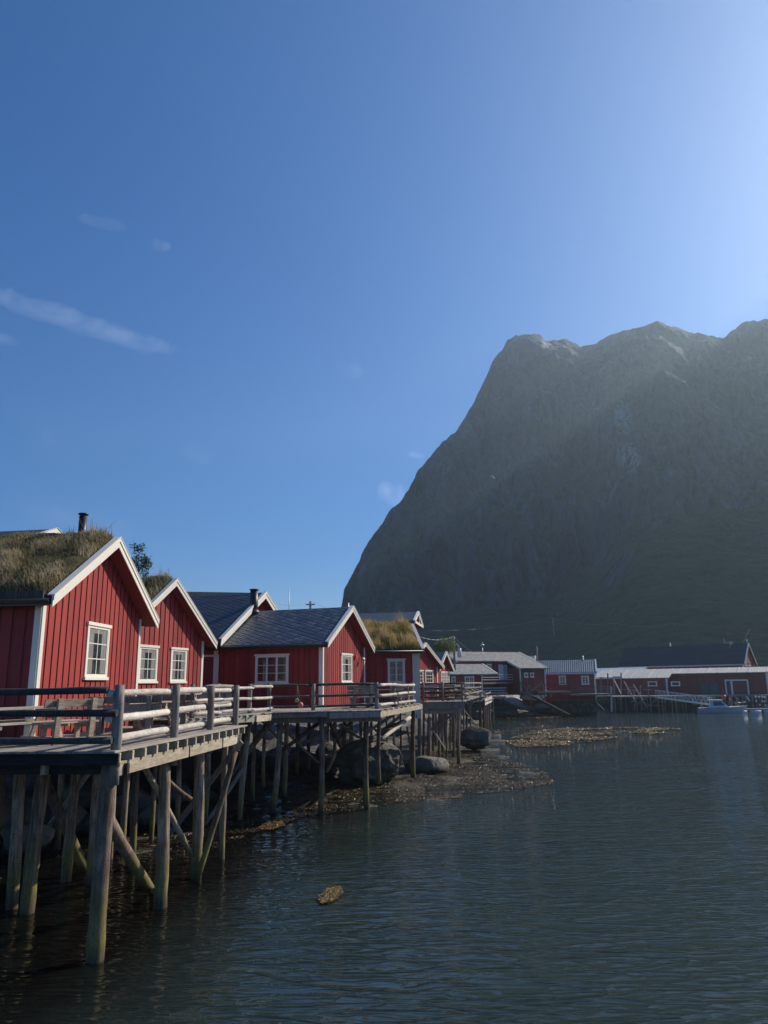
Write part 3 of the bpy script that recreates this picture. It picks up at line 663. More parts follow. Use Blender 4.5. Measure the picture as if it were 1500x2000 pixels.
def turf(H, x0, x1, n, hgt, mat, y0=None, y1=None, lean=.25, th=.20, soil=True):
    """soil slab on the roof slopes plus grass blades: one part 'grass'"""
    mid = H.ww/2
    if soil:
        s = MB(); lo = -H.ohs+.03
        nx = max(8, int((x1-x0)/.14)); ny = 34; V_ = []
        for i in range(nx+1):
            for j in range(ny+1):
                y = lo+(H.ww+H.ohs-.03-lo)*j/ny; x = x0+(x1-x0)*i/nx
                e_ = min(1, min(i, nx-i, j, ny-j)/1.5)
                V_.append((x, y, H.zr(y)+.004+e_*(th+.07*noise.fractal(Vector((x*1.3, y*1.3, 2)), .8, 2, 4))))
        s.add(V_, [(i*(ny+1)+j, (i+1)*(ny+1)+j, (i+1)*(ny+1)+j+1, i*(ny+1)+j+1) for i in range(nx) for j in range(ny)], .5, True)
        s.build('turf', M['turf'], H.e, fix=False)
    vs = []; fs = []; rs = []
    for i in range(n):
        x = rnd(x0+.02, x1-.02); y = rnd(y0 if y0 is not None else -H.ohs+.02, y1 if y1 is not None else H.ww+H.ohs)
        z = H.zr(y)+th*.8*min(1, (y+H.ohs)*4, max(.2, (x1-x)*5)); cl = noise.fractal(Vector((x*1.1, y*1.1, 7)), .8, 2, 4)
        h_ = hgt*max(.25, 1+cl*1.0)*rnd(.5, 1.25); h_ *= (1.5 if random.random() < .08 else 1); h_ *= 2.6 if (random.random() < .05 and abs(y-mid) < .5 and x > x1-1.6) else 1
        a = rnd(0, 6.28); l = rnd(.1, 1)*lean*h_*2; wd = rnd(.005, .013)
        dx, dy = math.cos(a), math.sin(a); px_, py_ = -dy*wd, dx*wd; lx = dx*l-.1*h_; ly = dy*l
        o = len(vs)
        vs += [(x-px_, y-py_, z-.03), (x+px_, y+py_, z-.03), (x+px_*.8+lx*.35, y+py_*.8+ly*.35, z+h_*.6), (x-px_*.8+lx*.35, y-py_*.8+ly*.35, z+h_*.6), (x+lx, y+ly, z+h_)]
        fs += [(o, o+1, o+2, o+3), (o+3, o+2, o+4)]; k = min(1, max(0, rnd(0, .62)+cl*.7+.9*noise.noise(Vector((x*.7, y*.9, 3)))+.16)); rs += [k, k]
    g_ = MB(); g_.v = vs; g_.f = fs; g_.r = rs; g_.s = [False]*len(fs)
    return tag(g_.build('grass', M[mat], H.e, fix=False), kind='stuff')
def chimney(H, x, y, r, h, mat='black', cap=True):
    b = MB(); z = H.zr(y)
    b.cyl((x, y, z-.3), (x, y, z+h), r, n=16); b.cyl((x, y, z-.1), (x, y, z+.16), r*1.7, r*1.15, n=16)
    if cap: b.cyl((x, y, z+h+.04), (x, y, z+h+.08), r*1.25, n=16); b.cyl((x, y, z+h), (x, y, z+h+.04), r*.8, n=12)
    b.build('chimney', M[mat], H.e)
Z1 = EYE-1.15; Z2 = EYE-1.0
# H1: near turf house
H1 = house('turf_house', 'large red cabin nearest the camera with a dry grass roof and tall white-framed window', atY(232, 1052, 21.1), 2.5, 3.6, 1.85, 8.5, Z1-.1, roof='darktile', bt=.27, pitch_bat=.33)
window(H1, 'g', 161, 205, 1219, 1326)
turf(H1, -8.6, H1.ohr-.16, 40000, .14, 'grassdry', y1=H1.ww/2+.9, lean=.55)
chimney(H1, -.82, H1.ww/2+.35, .115, .98)
fb = MB(); fb.box((-8.6, -H1.ohs-.14, H1.zr(-H1.ohs)-.06), (H1.ohr-.16, -H1.ohs-.10, H1.zr(-H1.ohs)+.12)); fb.build('turf_log', M['darkwood'], H1.e)
# H2
H2 = house('turf_house', 'red cabin with two white windows and tufted grass roof behind the nearest cabin', atY(345, 1132, 30.3), 16, 3.5, 1.6, 8, Z2-.1, roof='darktile', bt=.27, pitch_bat=.34)
window(H2, 'g', 267, 304, 1261, 1333); window(H2, 'g', 330, 361, 1266, 1333)
turf(H2, -8, H2.ohr-.16, 12000, .22, 'grassdry')
# H3 front slate cabin and the bigger slate house it joins
H3 = house('slate_cabin', 'red cabin with diamond slate roof and black flue, three-part window facing the deck', atY(689, 1185, 37.8), 17, 3.45, 1.62, 5.6, Z2-.15, roof='slate', bt=.26, pitch_bat=.28)
window(H3, 'n', 499, 564, 1278, 1336, sashes=3, cols=1, rows=3, curtain=False)
window(H3, 'g', 665, 686, 1277, 1334, sashes=1, cols=3, rows=3)
chimney(H3, -5.05, H3.ww/2-.15, .21, 1.15)
lm = MB(); s_, _ = loc_of(H3, 'g', 701); zl = zat(H3, 'g', 701, 1286); lm.cyl((.03, s_, zl), (.22, s_, zl+.05), .02, n=8); lm.cyl((.24, s_, zl-.12), (.24, s_, zl+.05), .12, .05, n=12); lm.build('wall_lamp', M['galv'], H3.e)
s_, _ = loc_of(H3, 'g', 692); zl = zat(H3, 'g', 692, 1283); lm = MB(); lm.cyl((.03, s_, zl), (.14, s_, zl), .09, n=12); lm.build('alarm_bell', M['buoyred'], H3.e)
H3b = house('slate_house', 'larger red house with dark slate roof and white gable trim joined behind the slate cabin', atY(519, 1157, 40.5), 17, 4.7, 1.83, 9, Z2-.15, roof='slate_blue', bt=.34, ohs=.45)
frame_door(H3b, 'n', 392, 427, 1279, Z2)
H3c = house('tiled_house', 'house showing only its dark tiled ridge above the larger slate roof', atY(520, 1158, 56), -14, 4.5, 3.6, 14, 3.0, roof='darktile', rakes=None, battens=False, gutter=False)
# H4 turf cabin beside water
H4 = house('turf_house', 'red cabin with shaggy golden grass roof and a broad grey window, beside the slate cabin', atY(806, 1220, 45.1), -8, 3.3, 1.62, 7, Z2-.2, roof='darktile', bt=.20, rakes='offwhite', double=False, pitch_bat=.16)
window(H4, 'n', 757, 791, 1287, 1335, sashes=2, cols=1, rows=3, frame='offwhite')
turf(H4, -6.6, H4.ohr-.1, 26000, .24, 'grassgold', lean=.18, th=.12)
cb = MB(); cb.box((-.10, -.10, Z2-.9), (.26, -.06, H4.zr(0)-.2)); cb.box((.22, -.06, Z2-.9), (.26, .3, H4.zr(0)-.2)); cb.build('corner_board', M['offwhite'], H4.e)
# H5 behind
H5 = house('slate_house', 'house behind the golden turf cabin with mossy slate roof and white gable truss', atY(817.5, 1195, 60), 9, 2.9, 4.42, 7.5, 3.0, roof='slate_blue', bt=.25, gable_wall=False, corner=False, gutter=False, battens=False, ohr=.6)
tr = MB(); yy = H5.ww/2; zt5 = H5.zr(-.1); tr.box((.62, -.2, zt5-.28), (.68, H5.ww+.2, zt5-.08)); tr.box((.62, yy-.08, zt5-.1), (.67, yy+.08, H5.zr(yy)-.1)); tr.build('gable_truss', M['white'], H5.e)
chimney(H5, -5.2, H5.ww/2, .07, .9, 'galv', False)
# H6 H7
H6 = house('red_house', 'narrow red gable with white trim standing just right of the golden turf cabin', atY(831.5, 1256, 58), 27, 3.5, 1.02, 6, Z2-.4, roof='slate_blue', bt=.25)
window(H6, 'g', 829.5, 845, 1309, 1336, cols=3, rows=3, curtain=False); window(H6, 'g', 816, 825.5, 1309, 1336, cols=2, rows=3, curtain=False)
H7 = house('red_house', 'second small red gable with blue-slate roof and two close windows, right of the narrow gable', atY(872, 1273, 72), 18, 2.9, 1.0, 6, 3.2, roof='slate_blue', bt=.25)
window(H7, 'g', 860.5, 868.5, 1312, 1336, cols=2, rows=3, pane='curtain', curtain=False); window(H7, 'g', 870, 876.5, 1312, 1336, cols=2, rows=3, pane='curtain', curtain=False)
# H8 large shingled building + low wing
H8 = house('shingled_house', 'long brown-red house with grey shingle roof stepping down over an upstairs balcony', atY(1014, 1274, 110.5), -30, 3.5, 2.62, 12.6, 3.0, roof='shingle', wall='brown_red', bt=.22, ext=(-4.4, 0, 2.6), ohr=.5, gutter=False, corner=False, double=False, thick=.14, pitch_bat=.3)
for px0, px1, py0, py1, off in ((951, 960, 1297, 1310, 0), ):
    window(H8, 'n', px0, px1, py0, py1, sashes=2, cols=1, rows=2, curtain=False)
frame_door(H8, 'n', 974, 982, 1298, EYE+.4, 'white'); frame_door(H8, 'n', 982, 990.5, 1299, EYE+.4, 'doorpale')
window(H8, 'n', 1023.5, 1031, 1314, 1323, sashes=1, cols=1, rows=1, off=2.6, curtain=False); window(H8, 'n', 1035, 1042.5, 1314, 1323, sashes=1, cols=1, rows=1, off=2.6, curtain=False)
cb = MB(); cb.box((-.05, -2.72, 3), (.12, -2.55, H8.zr(-2.6)-.2)); cb.build('corner_board', M['white'], H8.e); cb = MB(); cb.box((-4.45, -2.7, H8.zr(-2.6)-3.2), (-4.3, -2.55, H8.zr(-2.6)-.2)); cb.build('corner_board', M['white'], H8.e)
eb = MB(); x_ = -4.65; eb.prism([(-3.05, H8.zr(-3.05)+.03), (-.4, H8.zr(-.4)+.03), (-.4, H8.zr(-.4)-.24), (-3.05, H8.zr(-3.05)-.24)], 'x', x_, x_+.05)
eb.build('bargeboard', M['white'], H8.e)
eb = MB(); eb.prism([(-3.05, H8.zr(-3.05)+.03), (-.4, H8.zr(-.4)+.03), (-.4, H8.zr(-.4)-.2), (-3.05, H8.zr(-3.05)-.2)], 'x', .505, .55); eb.build('bargeboard', M['white'], H8.e)
lb = MB(); yy = H8.ww/2; x_ = -12.6-.55
for sgn in (-1, 1): lb.prism([(yy, H8.zr(yy)+.04), (yy+sgn*3.5, H8.zr(yy+3.5)+.04), (yy+sgn*3.5, H8.zr(yy+3.5)-.25), (yy, H8.zr(yy)-.25)], 'x', x_, x_+.05)
lb.build('gable_trim', M['white'], H8.e)
H8w = house('low_wing', 'low brown-red wing with grey shingle roof in front of the long shingled house', atY(943, 1297, 99.5), -30, 3.0, .88, 8.5, 3.0, roof='shingle', wall='brown_red', bt=.14, ohr=2.3, gutter=False, corner=False, double=False, thick=.12, pitch_bat=.3)
window(H8w, 'n', 881, 889, 1321, 1337, sashes=1, cols=2, rows=2, curtain=False); window(H8w, 'n', 907, 925, 1321, 1342, sashes=2, cols=2, rows=3, curtain=False)
cb = MB(); cb.box((-.05, -.1, 2.6), (.1, .06, H8w.zr(0)-.2)); cb.build('corner_board', M['white'], H8w.e)
# H9 iron roof
H9 = house('iron_roofed_house', 'dull red house with blue-grey corrugated iron roof and two small white windows', atY(1163, 1288, 112), 15, 3.4, 1.0, 10.5, 1.9, roof='corr', wall='brown_red', bt=.24, ohr=.3, battens=True, pitch_bat=.3, gutter=False, thick=.12)
for a_, b_ in ((1091, 1105), (1135, 1150)): window(H9, 'n', a_, b_, 1320, 1337, sashes=2, cols=1, rows=3, cas=.16, curtain=False)
fb = MB(); fb.box((-10.7, -H9.ohs-.05, H9.zr(-H9.ohs)-.3), (.3, -H9.ohs-.02, H9.zr(-H9.ohs)-.05)); fb.build('eave_board', M['paleblue'], H9.e)
chimney(H9, -.9-.6, H9.ww/2, .09, .55, 'galv', False)
fd = MB(); fd.box((-10.4, .15, -.8), (-.1, H9.ww-.15, 1.93)); fd.build('added_infill', M['rock'], H9.e)  # rock block added under the house to hide sunlit ground behind
H9b = house('blue_house', 'small pale blue-grey roof peeping out behind the shingled house', atY(1046, 1281, 130), 15, 2.5, 3.0, 3.0, 3, roof='corr', wall='brown_red', battens=False, corner=False, gutter=False)
bc = MB(); q = atY(1052, 1290, 128); k = 128/FOC; bc.box((q.x-3.5*k, q.y-.4, q.z-1.5), (q.x+3.5*k, q.y+.4, q.z+11*k)); bc.box((q.x-4.2*k, q.y-.5, q.z+11*k), (q.x+4.2*k, q.y+.5, q.z+13*k)); tag(bc.build('chimney_stack', M['brown_red']), 'square brick chimney stack rising beside a pole above the iron roof', 'chimney')
# H10-H12 wharf sheds
WAZ = 33
H11 = house('wharf_shed', 'long brown-red wharf shed with pale sheet roof, stepped eave and white-framed doorways', atY(1502, 1302, 119), WAZ, 2.9, .82, 26, 2.25, roof='panelroof', wall='brown_red', bt=.16, ohr=.3, ext=(-26, -14.3, 2.3), gutter=False, corner=False, double=False, pitch_bat=.3, thick=.1)
window(H11, 'n', 1264, 1282, 1331, 1340, sashes=1, cols=1, rows=1, off=2.3, curtain=False, cas=.14); window(H11, 'n', 1309, 1327, 1331, 1340, sashes=1, cols=1, rows=1, off=2.3, curtain=False, cas=.14)
frame_door(H11, 'n', 1414, 1460, 1327, 2.35, 'brown_red', cas=.22); frame_door(H11, 'n', 1367, 1381, 1333, 2.3, 'door', cas=.06).children[0].data.materials[0] = M['door']; frame_door(H11, 'n', 1383, 1402, 1333, 2.3, 'door', cas=.06).children[0].data.materials[0] = M['door']
pb = MB(); s_, _ = loc_of(H11, 'n', 1427); pb.box((s_-.14, -.075, 2.35), (s_+.14, -.03, zat(H11, 'n', 1427, 1330))); pb.build('door_post', M['white'], H11.e)
for bx in ((-14.45, -14.2), (-26.05, -25.85)): cb = MB(); cb.box((bx[0], -2.4, 2.25), (bx[1], -2.2, H11.zr(-2.3)-.15)); cb.build('corner_board', M['paleblue'], H11.e)
cb = MB(); cb.box((-.05, -.1, 2.2), (.12, .1, H11.zr(0)-.15)); cb.build('corner_board', M['paleblue'], H11.e)
rbm = MB(); x_ = -25.9
while x_ < .3:
    y0 = -2.3-H11.ohs if x_ < -14.1 else -H11.ohs
    rbm.beam((x_, y0, H11.zr(y0)+.03), (x_, H11.ww/2, H11.zr(H11.ww/2)+.03), .09, .06, .5); x_ += 1.46
rbm.build('roof_batten', M['offwhite'], H11.e)
H10 = house('store_shed', 'low shed with bright white sheet roof right of the iron-roofed house', atY(1262, 1303, 137), WAZ, 2.6, .86, 10.8, 2.25, roof='whiteroof', wall='brown_red', bt=.14, gutter=False, corner=False, double=False, pitch_bat=.3, thick=.1, ohr=.1)
frame_door(H10, 'n', 1175, 1199, 1324, 2.3, 'doorpale', cas=.05)
H12 = house('warehouse', 'big warehouse with dark blue-grey roof and white-edged gable behind the wharf shed', atY(1462, 1256, 146), 38, 5.0, 2.45, 23.5, 2.5, roof='asphaltroof', wall='brown_red', bt=.3, gutter=False, battens=False, double=False, thick=.2)
eb = MB(); eb.box((-23.9, -H12.ohs-.2, H12.zr(-H12.ohs)-.3), (.4, -H12.ohs-.1, H12.zr(-H12.ohs)-.05)); eb.build('eave_board', M['offwhite'], H12.e)
window(H12, 'g', 1457.5, 1460, 1293, 1300, sashes=1, cols=1, rows=1, curtain=False); window(H12, 'g', 1464, 1467, 1293, 1300, sashes=1, cols=1, rows=1, curtain=False)
chimney(H12, -14.5, H12.ww/2, .1, .65, 'galv')
# H0 behind left
H0 = house('slate_house', 'house at the far left whose dark slate roof shows above the nearest turf roof', atY(111, 1033, 38), 8, 3.6, 6.0, 8, 3.2, roof='slate_blue', bt=.75, gutter=False, double=False)

# ------------------------------------------------------------------ decks
def clip(poly, dirv, off, nrm):
    """interval of a line (point nrm*off + t*dirv) inside a polygon"""
    ts = []; n = len(poly)
    for i in range(n):
        a, b = poly[i], poly[(i+1) % n]; da = a.dot(nrm)-off; db = b.dot(nrm)-off
        if (da > 0) != (db > 0): q = a.lerp(b, da/(da-db)); ts.append(q.dot(dirv))
    ts.sort(); return [(ts[i], ts[i+1]) for i in range(0, len(ts)-1, 2)]
def decking(poly, z, az, parent, mat='deckY', wd=.14, th=.035, over=.0, joist_az=None, joist_z=.0):
    d = azv(az).xy; nrm = Vector((d.y, -d.x)); os_ = [p.dot(nrm) for p in poly]; o = min(os_)+wd/2; b = MB()
    while o < max(os_):
        for t0, t1 in clip(poly, d, o, nrm):
            t0 -= rnd(0, .03); t1 += rnd(0, .03); p = nrm*o+d*t0; q = nrm*o+d*t1; zz = z-th/2+rnd(-.003, .003)
            b.beam((p.x, p.y, zz), (q.x, q.y, zz), wd-.012, th)
        o += wd
    # the boards live in a rotated frame so that the wood grain follows them
    ob = b.build('deck_boards', M[mat]); R = Matrix.Rotation(R_(az), 4, 'Z'); ob.data.transform(R); ob.parent = parent
    ob.rotation_euler = (0, 0, -R_(az)); return ob
def joists(poly, z, az, parent, gap=.6, h=.17, wd=.07, mat='newwood', inset=0.):
    d = azv(az).xy; nrm = Vector((d.y, -d.x)); os_ = [p.dot(nrm) for p in poly]; o = min(os_)+.08
    while o < max(os_)-.03:
        for t0, t1 in clip(poly, d, o, nrm):
            p = nrm*o+d*(t0+inset); q = nrm*o+d*(t1-inset); b = MB(); b.beam((p.x, p.y, z-.04-h/2), (q.x, q.y, z-.04-h/2), wd, h); b.build('joist', M[mat], parent)
        o += gap
def bar(parent, p, q, wd, h, mat, name='beam'):
    b = MB(); b.beam(p, q, wd, h); return b.build(name, M[mat], parent)
def log(parent, p, q, r, r2, mat, name, seg=6, jit=.06, bend=.02, n=12):
    b = MB(); b.cyl(p, q, r, r2, n=n, seg=seg, jit=jit, bend=bend); return b.build(name, M[mat], parent)
def rail_run(parent, pts, z, h=1.1, levels=(1.0, .56, .14), pr=.075, rr=.055, mat='rail', pmat='grey', side=1, drop=.25, skip_first=False, over=.16, posts=True, plank=False):
    P = [Vector((p[0], p[1], 0)) for p in pts]
    for i, p in enumerate(P):
        if posts and not (skip_first and i == 0):
            if plank: bar(parent, (p.x, p.y, z-drop), (p.x, p.y, z+h), pr*1.5, pr*1.5, pmat, 'railing_post')
            else: log(parent, (p.x, p.y, z-drop), (p.x+rnd(-.01, .01), p.y+rnd(-.01, .01), z+h+rnd(-.02, .02)), pr, pr*.94, pmat, 'railing_post', seg=4, jit=.03, bend=.008)
    for i in range(len(P)-1):
        d = (P[i+1]-P[i]).normalized(); n_ = Vector((d.y, -d.x, 0))*side*(pr+rr*.75)
        for l in levels:
            a = P[i]-d*over*rnd(.5, 1.1)+n_; b = P[i+1]+d*over*rnd(-.6, 1.)+n_
            if plank: bar(parent, (a.x, a.y, z+l), (b.x, b.y, z+l), .035, rr*2, mat, 'rail')
            else: log(parent, (a.x, a.y, z+l+rnd(-.02, .02)), (b.x, b.y, z+l+rnd(-.02, .02)), rr*rnd(.92, 1.12), rr*rnd(.88, 1.05), mat, 'rail', seg=7, jit=.07, bend=.02)
def pile(parent, ptop, pfoot, Y, ztop, r=.13, zf=None, name='pile', mat='pile', ext=1.2, Yf=None):
    """round pile: passes through picture points ptop and pfoot at depth Y"""
    a = atY(*ptop, Y); b = atY(*pfoot, Yf or Y); d = (a-b)
    top = b + d*((ztop-b.z)/d.z); bot = b - d.normalized()*ext
    return log(parent, bot, top, r*.98, r*.86, mat, name, seg=12, jit=.07, bend=.06, n=16)
def brace(parent, p0, Y0, p1, Y1, r=.09, mat='pile', flat=False, name='brace'):
    a = atY(*p0, Y0); b = atY(*p1, Y1)
    if flat: return bar(parent, a, b, .05, r*2, mat, name)
    return log(parent, a, b, r, r*.9, mat, name, seg=6, jit=.05, bend=.02, n=12)
# --- near deck
c1 = at(226, 1466, Z1).xy; e1 = at(480, 1416, Z1).xy; aD = (e1-c1).normalized(); azD = math.degrees(math.atan2(aD.x, aD.y)); nD = Vector((aD.y, -aD.x))
c0 = c1+nD*.10-aD*.12; e1 = e1+nD*.05
left = -nD
poly1 = [c0, e1, e1+left*8, c0+left*9]
D1 = empty('near_deck', (0, 0, 0), 0, 'tall weathered timber deck nearest the camera standing on long algae-stained piles', 'deck')
decking(poly1, Z1, azD, D1)
for k in range(16):
    o = .10+k*.58
    if o > (e1-c0).length: break
    p = c0+aD*o+nD*.0; q = p+left*7.8; b = MB(); b.beam((p.x, p.y, Z1-.125), (q.x, q.y, Z1-.125), .075, .17); b.build('joist', M['newwood'], D1)
L1 = (e1-c0).length
for t0, t1 in ((.25, 3.9), (4.0, 6.4), (6.5, L1-.9)):
    p = c0+aD*t0-nD*.12; q = c0+aD*t1-nD*.12; bar(D1, (p.x, p.y, Z1-.34), (q.x, q.y, Z1-.34), .09, .25, 'newwood')
for dx in (1.6, 3.4, 5.2):
    p = c0+aD*.3-nD*dx; q = c0+aD*(L1-.5)-nD*dx; bar(D1, (p.x, p.y, Z1-.34), (q.x, q.y, Z1-.34), .09, .22, 'newwood')
p = c0+aD*.06; q = p+left*9; bar(D1, (p.x, p.y, Z1-.15), (q.x, q.y, Z1-.15), .07, .20, 'shadewood')
p = c0+aD*.5; q = p+left*9; bar(D1, (p.x, p.y-0.0, Z1-.36), (q.x, q.y, Z1-.36), .10, .20, 'shadewood')
RP = [at(a, b, Z1).xy for a, b in ((226, 1465), (341, 1440), (409.5, 1425), (459, 1415))]
rail_run(D1, RP, Z1, h=1.18, levels=(1.03, .58, .16), pr=.095, rr=.072, side=-1, drop=.62)
pL = RP[0]+left*3.6+aD*.0; pL2 = RP[0]+left*6.5
rail_run(D1, [pL2, pL, RP[0]], Z1, h=1.18, levels=(1.10, .66, .20), pr=.095, rr=.066, mat='shaderail', side=1, drop=.3, over=.35)
for l in (1.12, .66, .10):     # the dark rails on the inner side of the far corner
    a_ = RP[1]+nD*-.12; b_ = RP[3]+nD*-.10+aD*.15
    log(D1, (RP[2].x-.16, RP[2].y, Z1+l), (b_.x-.05, b_.y, Z1+l), .055, .05, 'grey', 'rail')
P1 = [  # top px, foot px, Y, radius
 ((214, 1480), (186, 1885), 14.6, .165), ((321, 1490), (310, 1780), 17.9, .15), ((388, 1470), (378, 1725), 20.4, .15), ((440, 1455), (432, 1685), 22.4, .10),
 ((38, 1500), (20, 1785), 17.9, .145), ((88, 1500), (56, 1788), 17.6, .165), ((150, 1500), (130, 1725), 20.2, .135), ((190, 1500), (176, 1732), 19.9, .12),
 ((222, 1510), (214, 1668), 22.6, .07), ((252, 1505), (242, 1640), 23.5, .095), ((268, 1505), (262, 1680), 21.8, .10), ((303, 1500), (297, 1615), 25, .085),
 ((405, 1450), (400, 1568), 28, .11), ((5, 1500), (-4, 1640), 23, .12), ((-30, 1500), (-45, 1800), 17, .15), ((118, 1500), (110, 1640), 24, .10), ((350, 1480), (346, 1600), 27, .09)]
for a, b, Y, r in P1: pile(D1, a, b, Y, Z1-.24, r)
brace(D1, (205, 1590), 15.6, (292, 1735), 18.5, .13); brace(D1, (283, 1500), 19, (374, 1670), 20.3, .075); brace(D1, (327, 1525), 22, (373, 1562), 22.3, .08)
brace(D1, (460, 1468), 20.8, (381, 1730), 20.0, .080, 'pile'); brace(D1, (472, 1448), 21.2, (300, 1668), 22.5, .075, 'grey', True)
brace(D1, (75, 1500), 20.5, (165, 1700), 20.8, .14); brace(D1, (180, 1500), 24, (60, 1660), 24, .09, 'grey'); brace(D1, (475, 1500), 28, (400, 1610), 27, .08, 'grey')
brace(D1, (300, 1740), 18.0, (292, 1748), 20.5, .06)
# --- second deck
A2 = at(350, 1405, Z2).xy; B2 = at(500, 1395.5, Z2).xy; C2 = at(530, 1391, Z2).xy; E2 = at(742, 1387, Z2).xy; F2 = at(824, 1374, Z2).xy
poly2 = [A2, B2, C2, E2, F2, F2+Vector((-1.2, 5)), Vector((-9, 45)), Vector((-16, 32)), Vector((-13, 24.3))]
D2 = empty('middle_deck', (0, 0, 0), 0, 'weathered deck wrapping the slate cabin, standing on slim grey piles above the big boulder', 'deck')
decking(poly2, Z2, 5, D2)
joists(poly2, Z2, 95, D2, gap=1.5, h=.15, mat='grey')
z_ = Z2-.14
def b3(p, z): return (p.x, p.y, z)
bar(D2, b3(A2-Vector((.05, 0)), z_), b3(B2-Vector((.05, 0)), z_), .06, .2, 'newwood', 'fascia'); bar(D2, b3(B2, z_), b3(C2, z_-.05), .06, .22, 'newwood', 'fascia')
bar(D2, b3(C2+Vector((0, .12)), Z2-.13), b3(E2+Vector((-.02, .12)), Z2-.13), .06, .17, 'grey', 'fascia'); bar(D2, b3(E2+Vector((0, .05)), z_-.02), b3(F2, z_), .06, .22, 'newwood', 'fascia')
bar(D2, b3(C2+Vector((-.3, .5)), Z2-.34), b3(E2+Vector((0, .5)), Z2-.34), .12, .2, 'grey')
bar(D2, b3(C2+Vector((2.2, -.05)), Z2-.16), b3(E2+Vector((0, -.05)), Z2-.16), .05, .2, 'grey', 'fascia')
rp = [at(a, b, Z2).xy for a, b in ((374, 1402.5), (424, 1398), (487, 1393), (525, 1389.5))]
rail_run(D2, rp, Z2, h=1.06, levels=(.93, .53, .12), pr=.08, rr=.055, side=1)
rp = [at(a, b, Z2).xy for a, b in ((525, 1389.5), (612, 1387.5), (736, 1384.5))]
rail_run(D2, rp, Z2, h=1.04, levels=(.98, .55, .16), pr=.08, rr=.05, side=-1, mat='shaderail', skip_first=True)
rp = [at(a, b, Z2).xy for a, b in ((736, 1384.5), (769, 1380.5), (805, 1375))]
rail_run(D2, rp, Z2, h=1.03, levels=(.93, .54, .15), pr=.085, rr=.06, side=1, skip_first=True)
P2 = [((488, 1405), (473, 1556), 28.6, .115), ((548, 1400), (535, 1547), 30, .125), ((628, 1400), (625, 1565), 29.5, .115), ((716, 1400), (717, 1540), 30.5, .12), ((742, 1400), (741, 1470), 31.5, .09),
 ((808, 1385), (808, 1486), 39.5, .13), ((819, 1385), (820, 1472), 43.5, .11), ((560, 1400), (556, 1516), 34, .11), ((581, 1400), (579, 1482), 40, .11), ((605, 1400), (604, 1476), 41, .10),
 ((653, 1400), (652, 1460), 44, .11), ((674, 1400), (673, 1452), 43, .13), ((684, 1400), (685, 1448), 42, .13), ((705, 1400), (705, 1440), 45, .09), ((770, 1395), (771, 1462), 45, .08), ((782, 1395), (783, 1466), 44, .06),
 ((500, 1400), (496, 1520), 33, .09), ((518, 1400), (515, 1500), 36, .09), ((640, 1400), (639, 1455), 47, .08), ((726, 1400), (727, 1450), 46, .08), ((756, 1400), (757, 1455), 47, .07), ((480, 1400), (470, 1500), 37, .1)]
for a, b, Y, r in P2: pile(D2, a, b, Y, Z2-.24, r)
for a in [((532, 1410), 30, (478, 1478), 31, .10), ((525, 1408), 33, (448, 1520), 30, .08), ((628, 1408), 32, (545, 1470), 31, .09), ((641, 1405), 33, (666, 1460), 34, .09), ((665, 1415), 38, (700, 1440), 39, .08), ((560, 1430), 36, (622, 1490), 37, .06),
          ((800, 1402), 39, (745, 1444), 33, .095, 'rail'), ((640, 1420), 36, (590, 1455), 36, .09), ((655, 1470), 36, (638, 1508), 36, .08), ((795, 1420), 44, (802, 1470), 43, .06), ((812, 1398), 40, (745, 1425), 45, .09, 'grey'),
          ((770, 1395), 40, (720, 1428), 40, .08, 'grey', True), ((780, 1400), 44, (730, 1440), 44, .08, 'grey', True), ((505, 1400), 34, (560, 1460), 36, .07), ((700, 1400), 40, (650, 1440), 42, .07)]:
    brace(D2, *a)
sp_ = MB(); q0 = atY(838, 1402, 43.3); q1 = atY(838, 1486, 43.3); sp_.cyl(q1, q0, .12, .115, n=12, seg=5, jit=.04); tag(sp_.build('short_pile', M['pile']), 'lone cut-off pile standing on the low flat boulder', 'post')
# --- third deck with picnic sets
Z3 = EYE-1.05
A3 = at(826, 1371, Z3).xy; B3 = at(907, 1369.5, Z3).xy
poly3 = [A3, B3, B3+Vector((3.2, 16)), A3+Vector((2.5, 16))]
D3 = empty('third_deck', (0, 0, 0), 0, 'deck crowded with picnic sets beyond the golden turf cabin, close rows of thin piles below', 'deck')
decking(poly3, Z3, 8, D3); joists(poly3, Z3, 98, D3, gap=2.0, mat='grey')
bar(D3, b3(A3+Vector((-.1, .05)), Z3-.22), b3(B3+Vector((0, .05)), Z3-.22), .08, .36, 'grey', 'fascia'); bar(D3, b3(A3+Vector((0, .4)), Z3-.55), b3(B3+Vector((-.1, .4)), Z3-.55), .12, .25, 'grey')
rp = [at(a, b, Z3).xy for a, b in ((827, 1370), (903, 1368.5))]+[B3+Vector((2.4, 12))]
rail_run(D3, [rp[0], (rp[0]+rp[1])/2, rp[1]], Z3, h=1.08, levels=(1.0, .74, .5, .25), pr=.075, rr=.05, side=-1, mat='shaderail')
rail_run(D3, [rp[1], rp[2]], Z3, h=1.05, levels=(1., .7, .4), pr=.06, rr=.045, side=1, mat='grey', skip_first=True)
for i, (a, b, Y) in enumerate([(828, 1470, 46), (858, 1462, 51), (865, 1455, 54), (871, 1466, 52), (885, 1463, 50), (897, 1470, 46.6), (878, 1448, 56), (845, 1450, 55), (851, 1440, 60), (891, 1440, 58), (905, 1438, 60), (862, 1438, 62), (838, 1440, 60), (882, 1425, 66), (899, 1425, 66), (912, 1425, 66), (874, 1440, 60), (868, 1430, 68), (856, 1425, 70)]):
    pile(D3, (a, 1385), (a-(0 if a > 850 else 0), b), Y, Z3-.4, .075+.02*(i % 3))
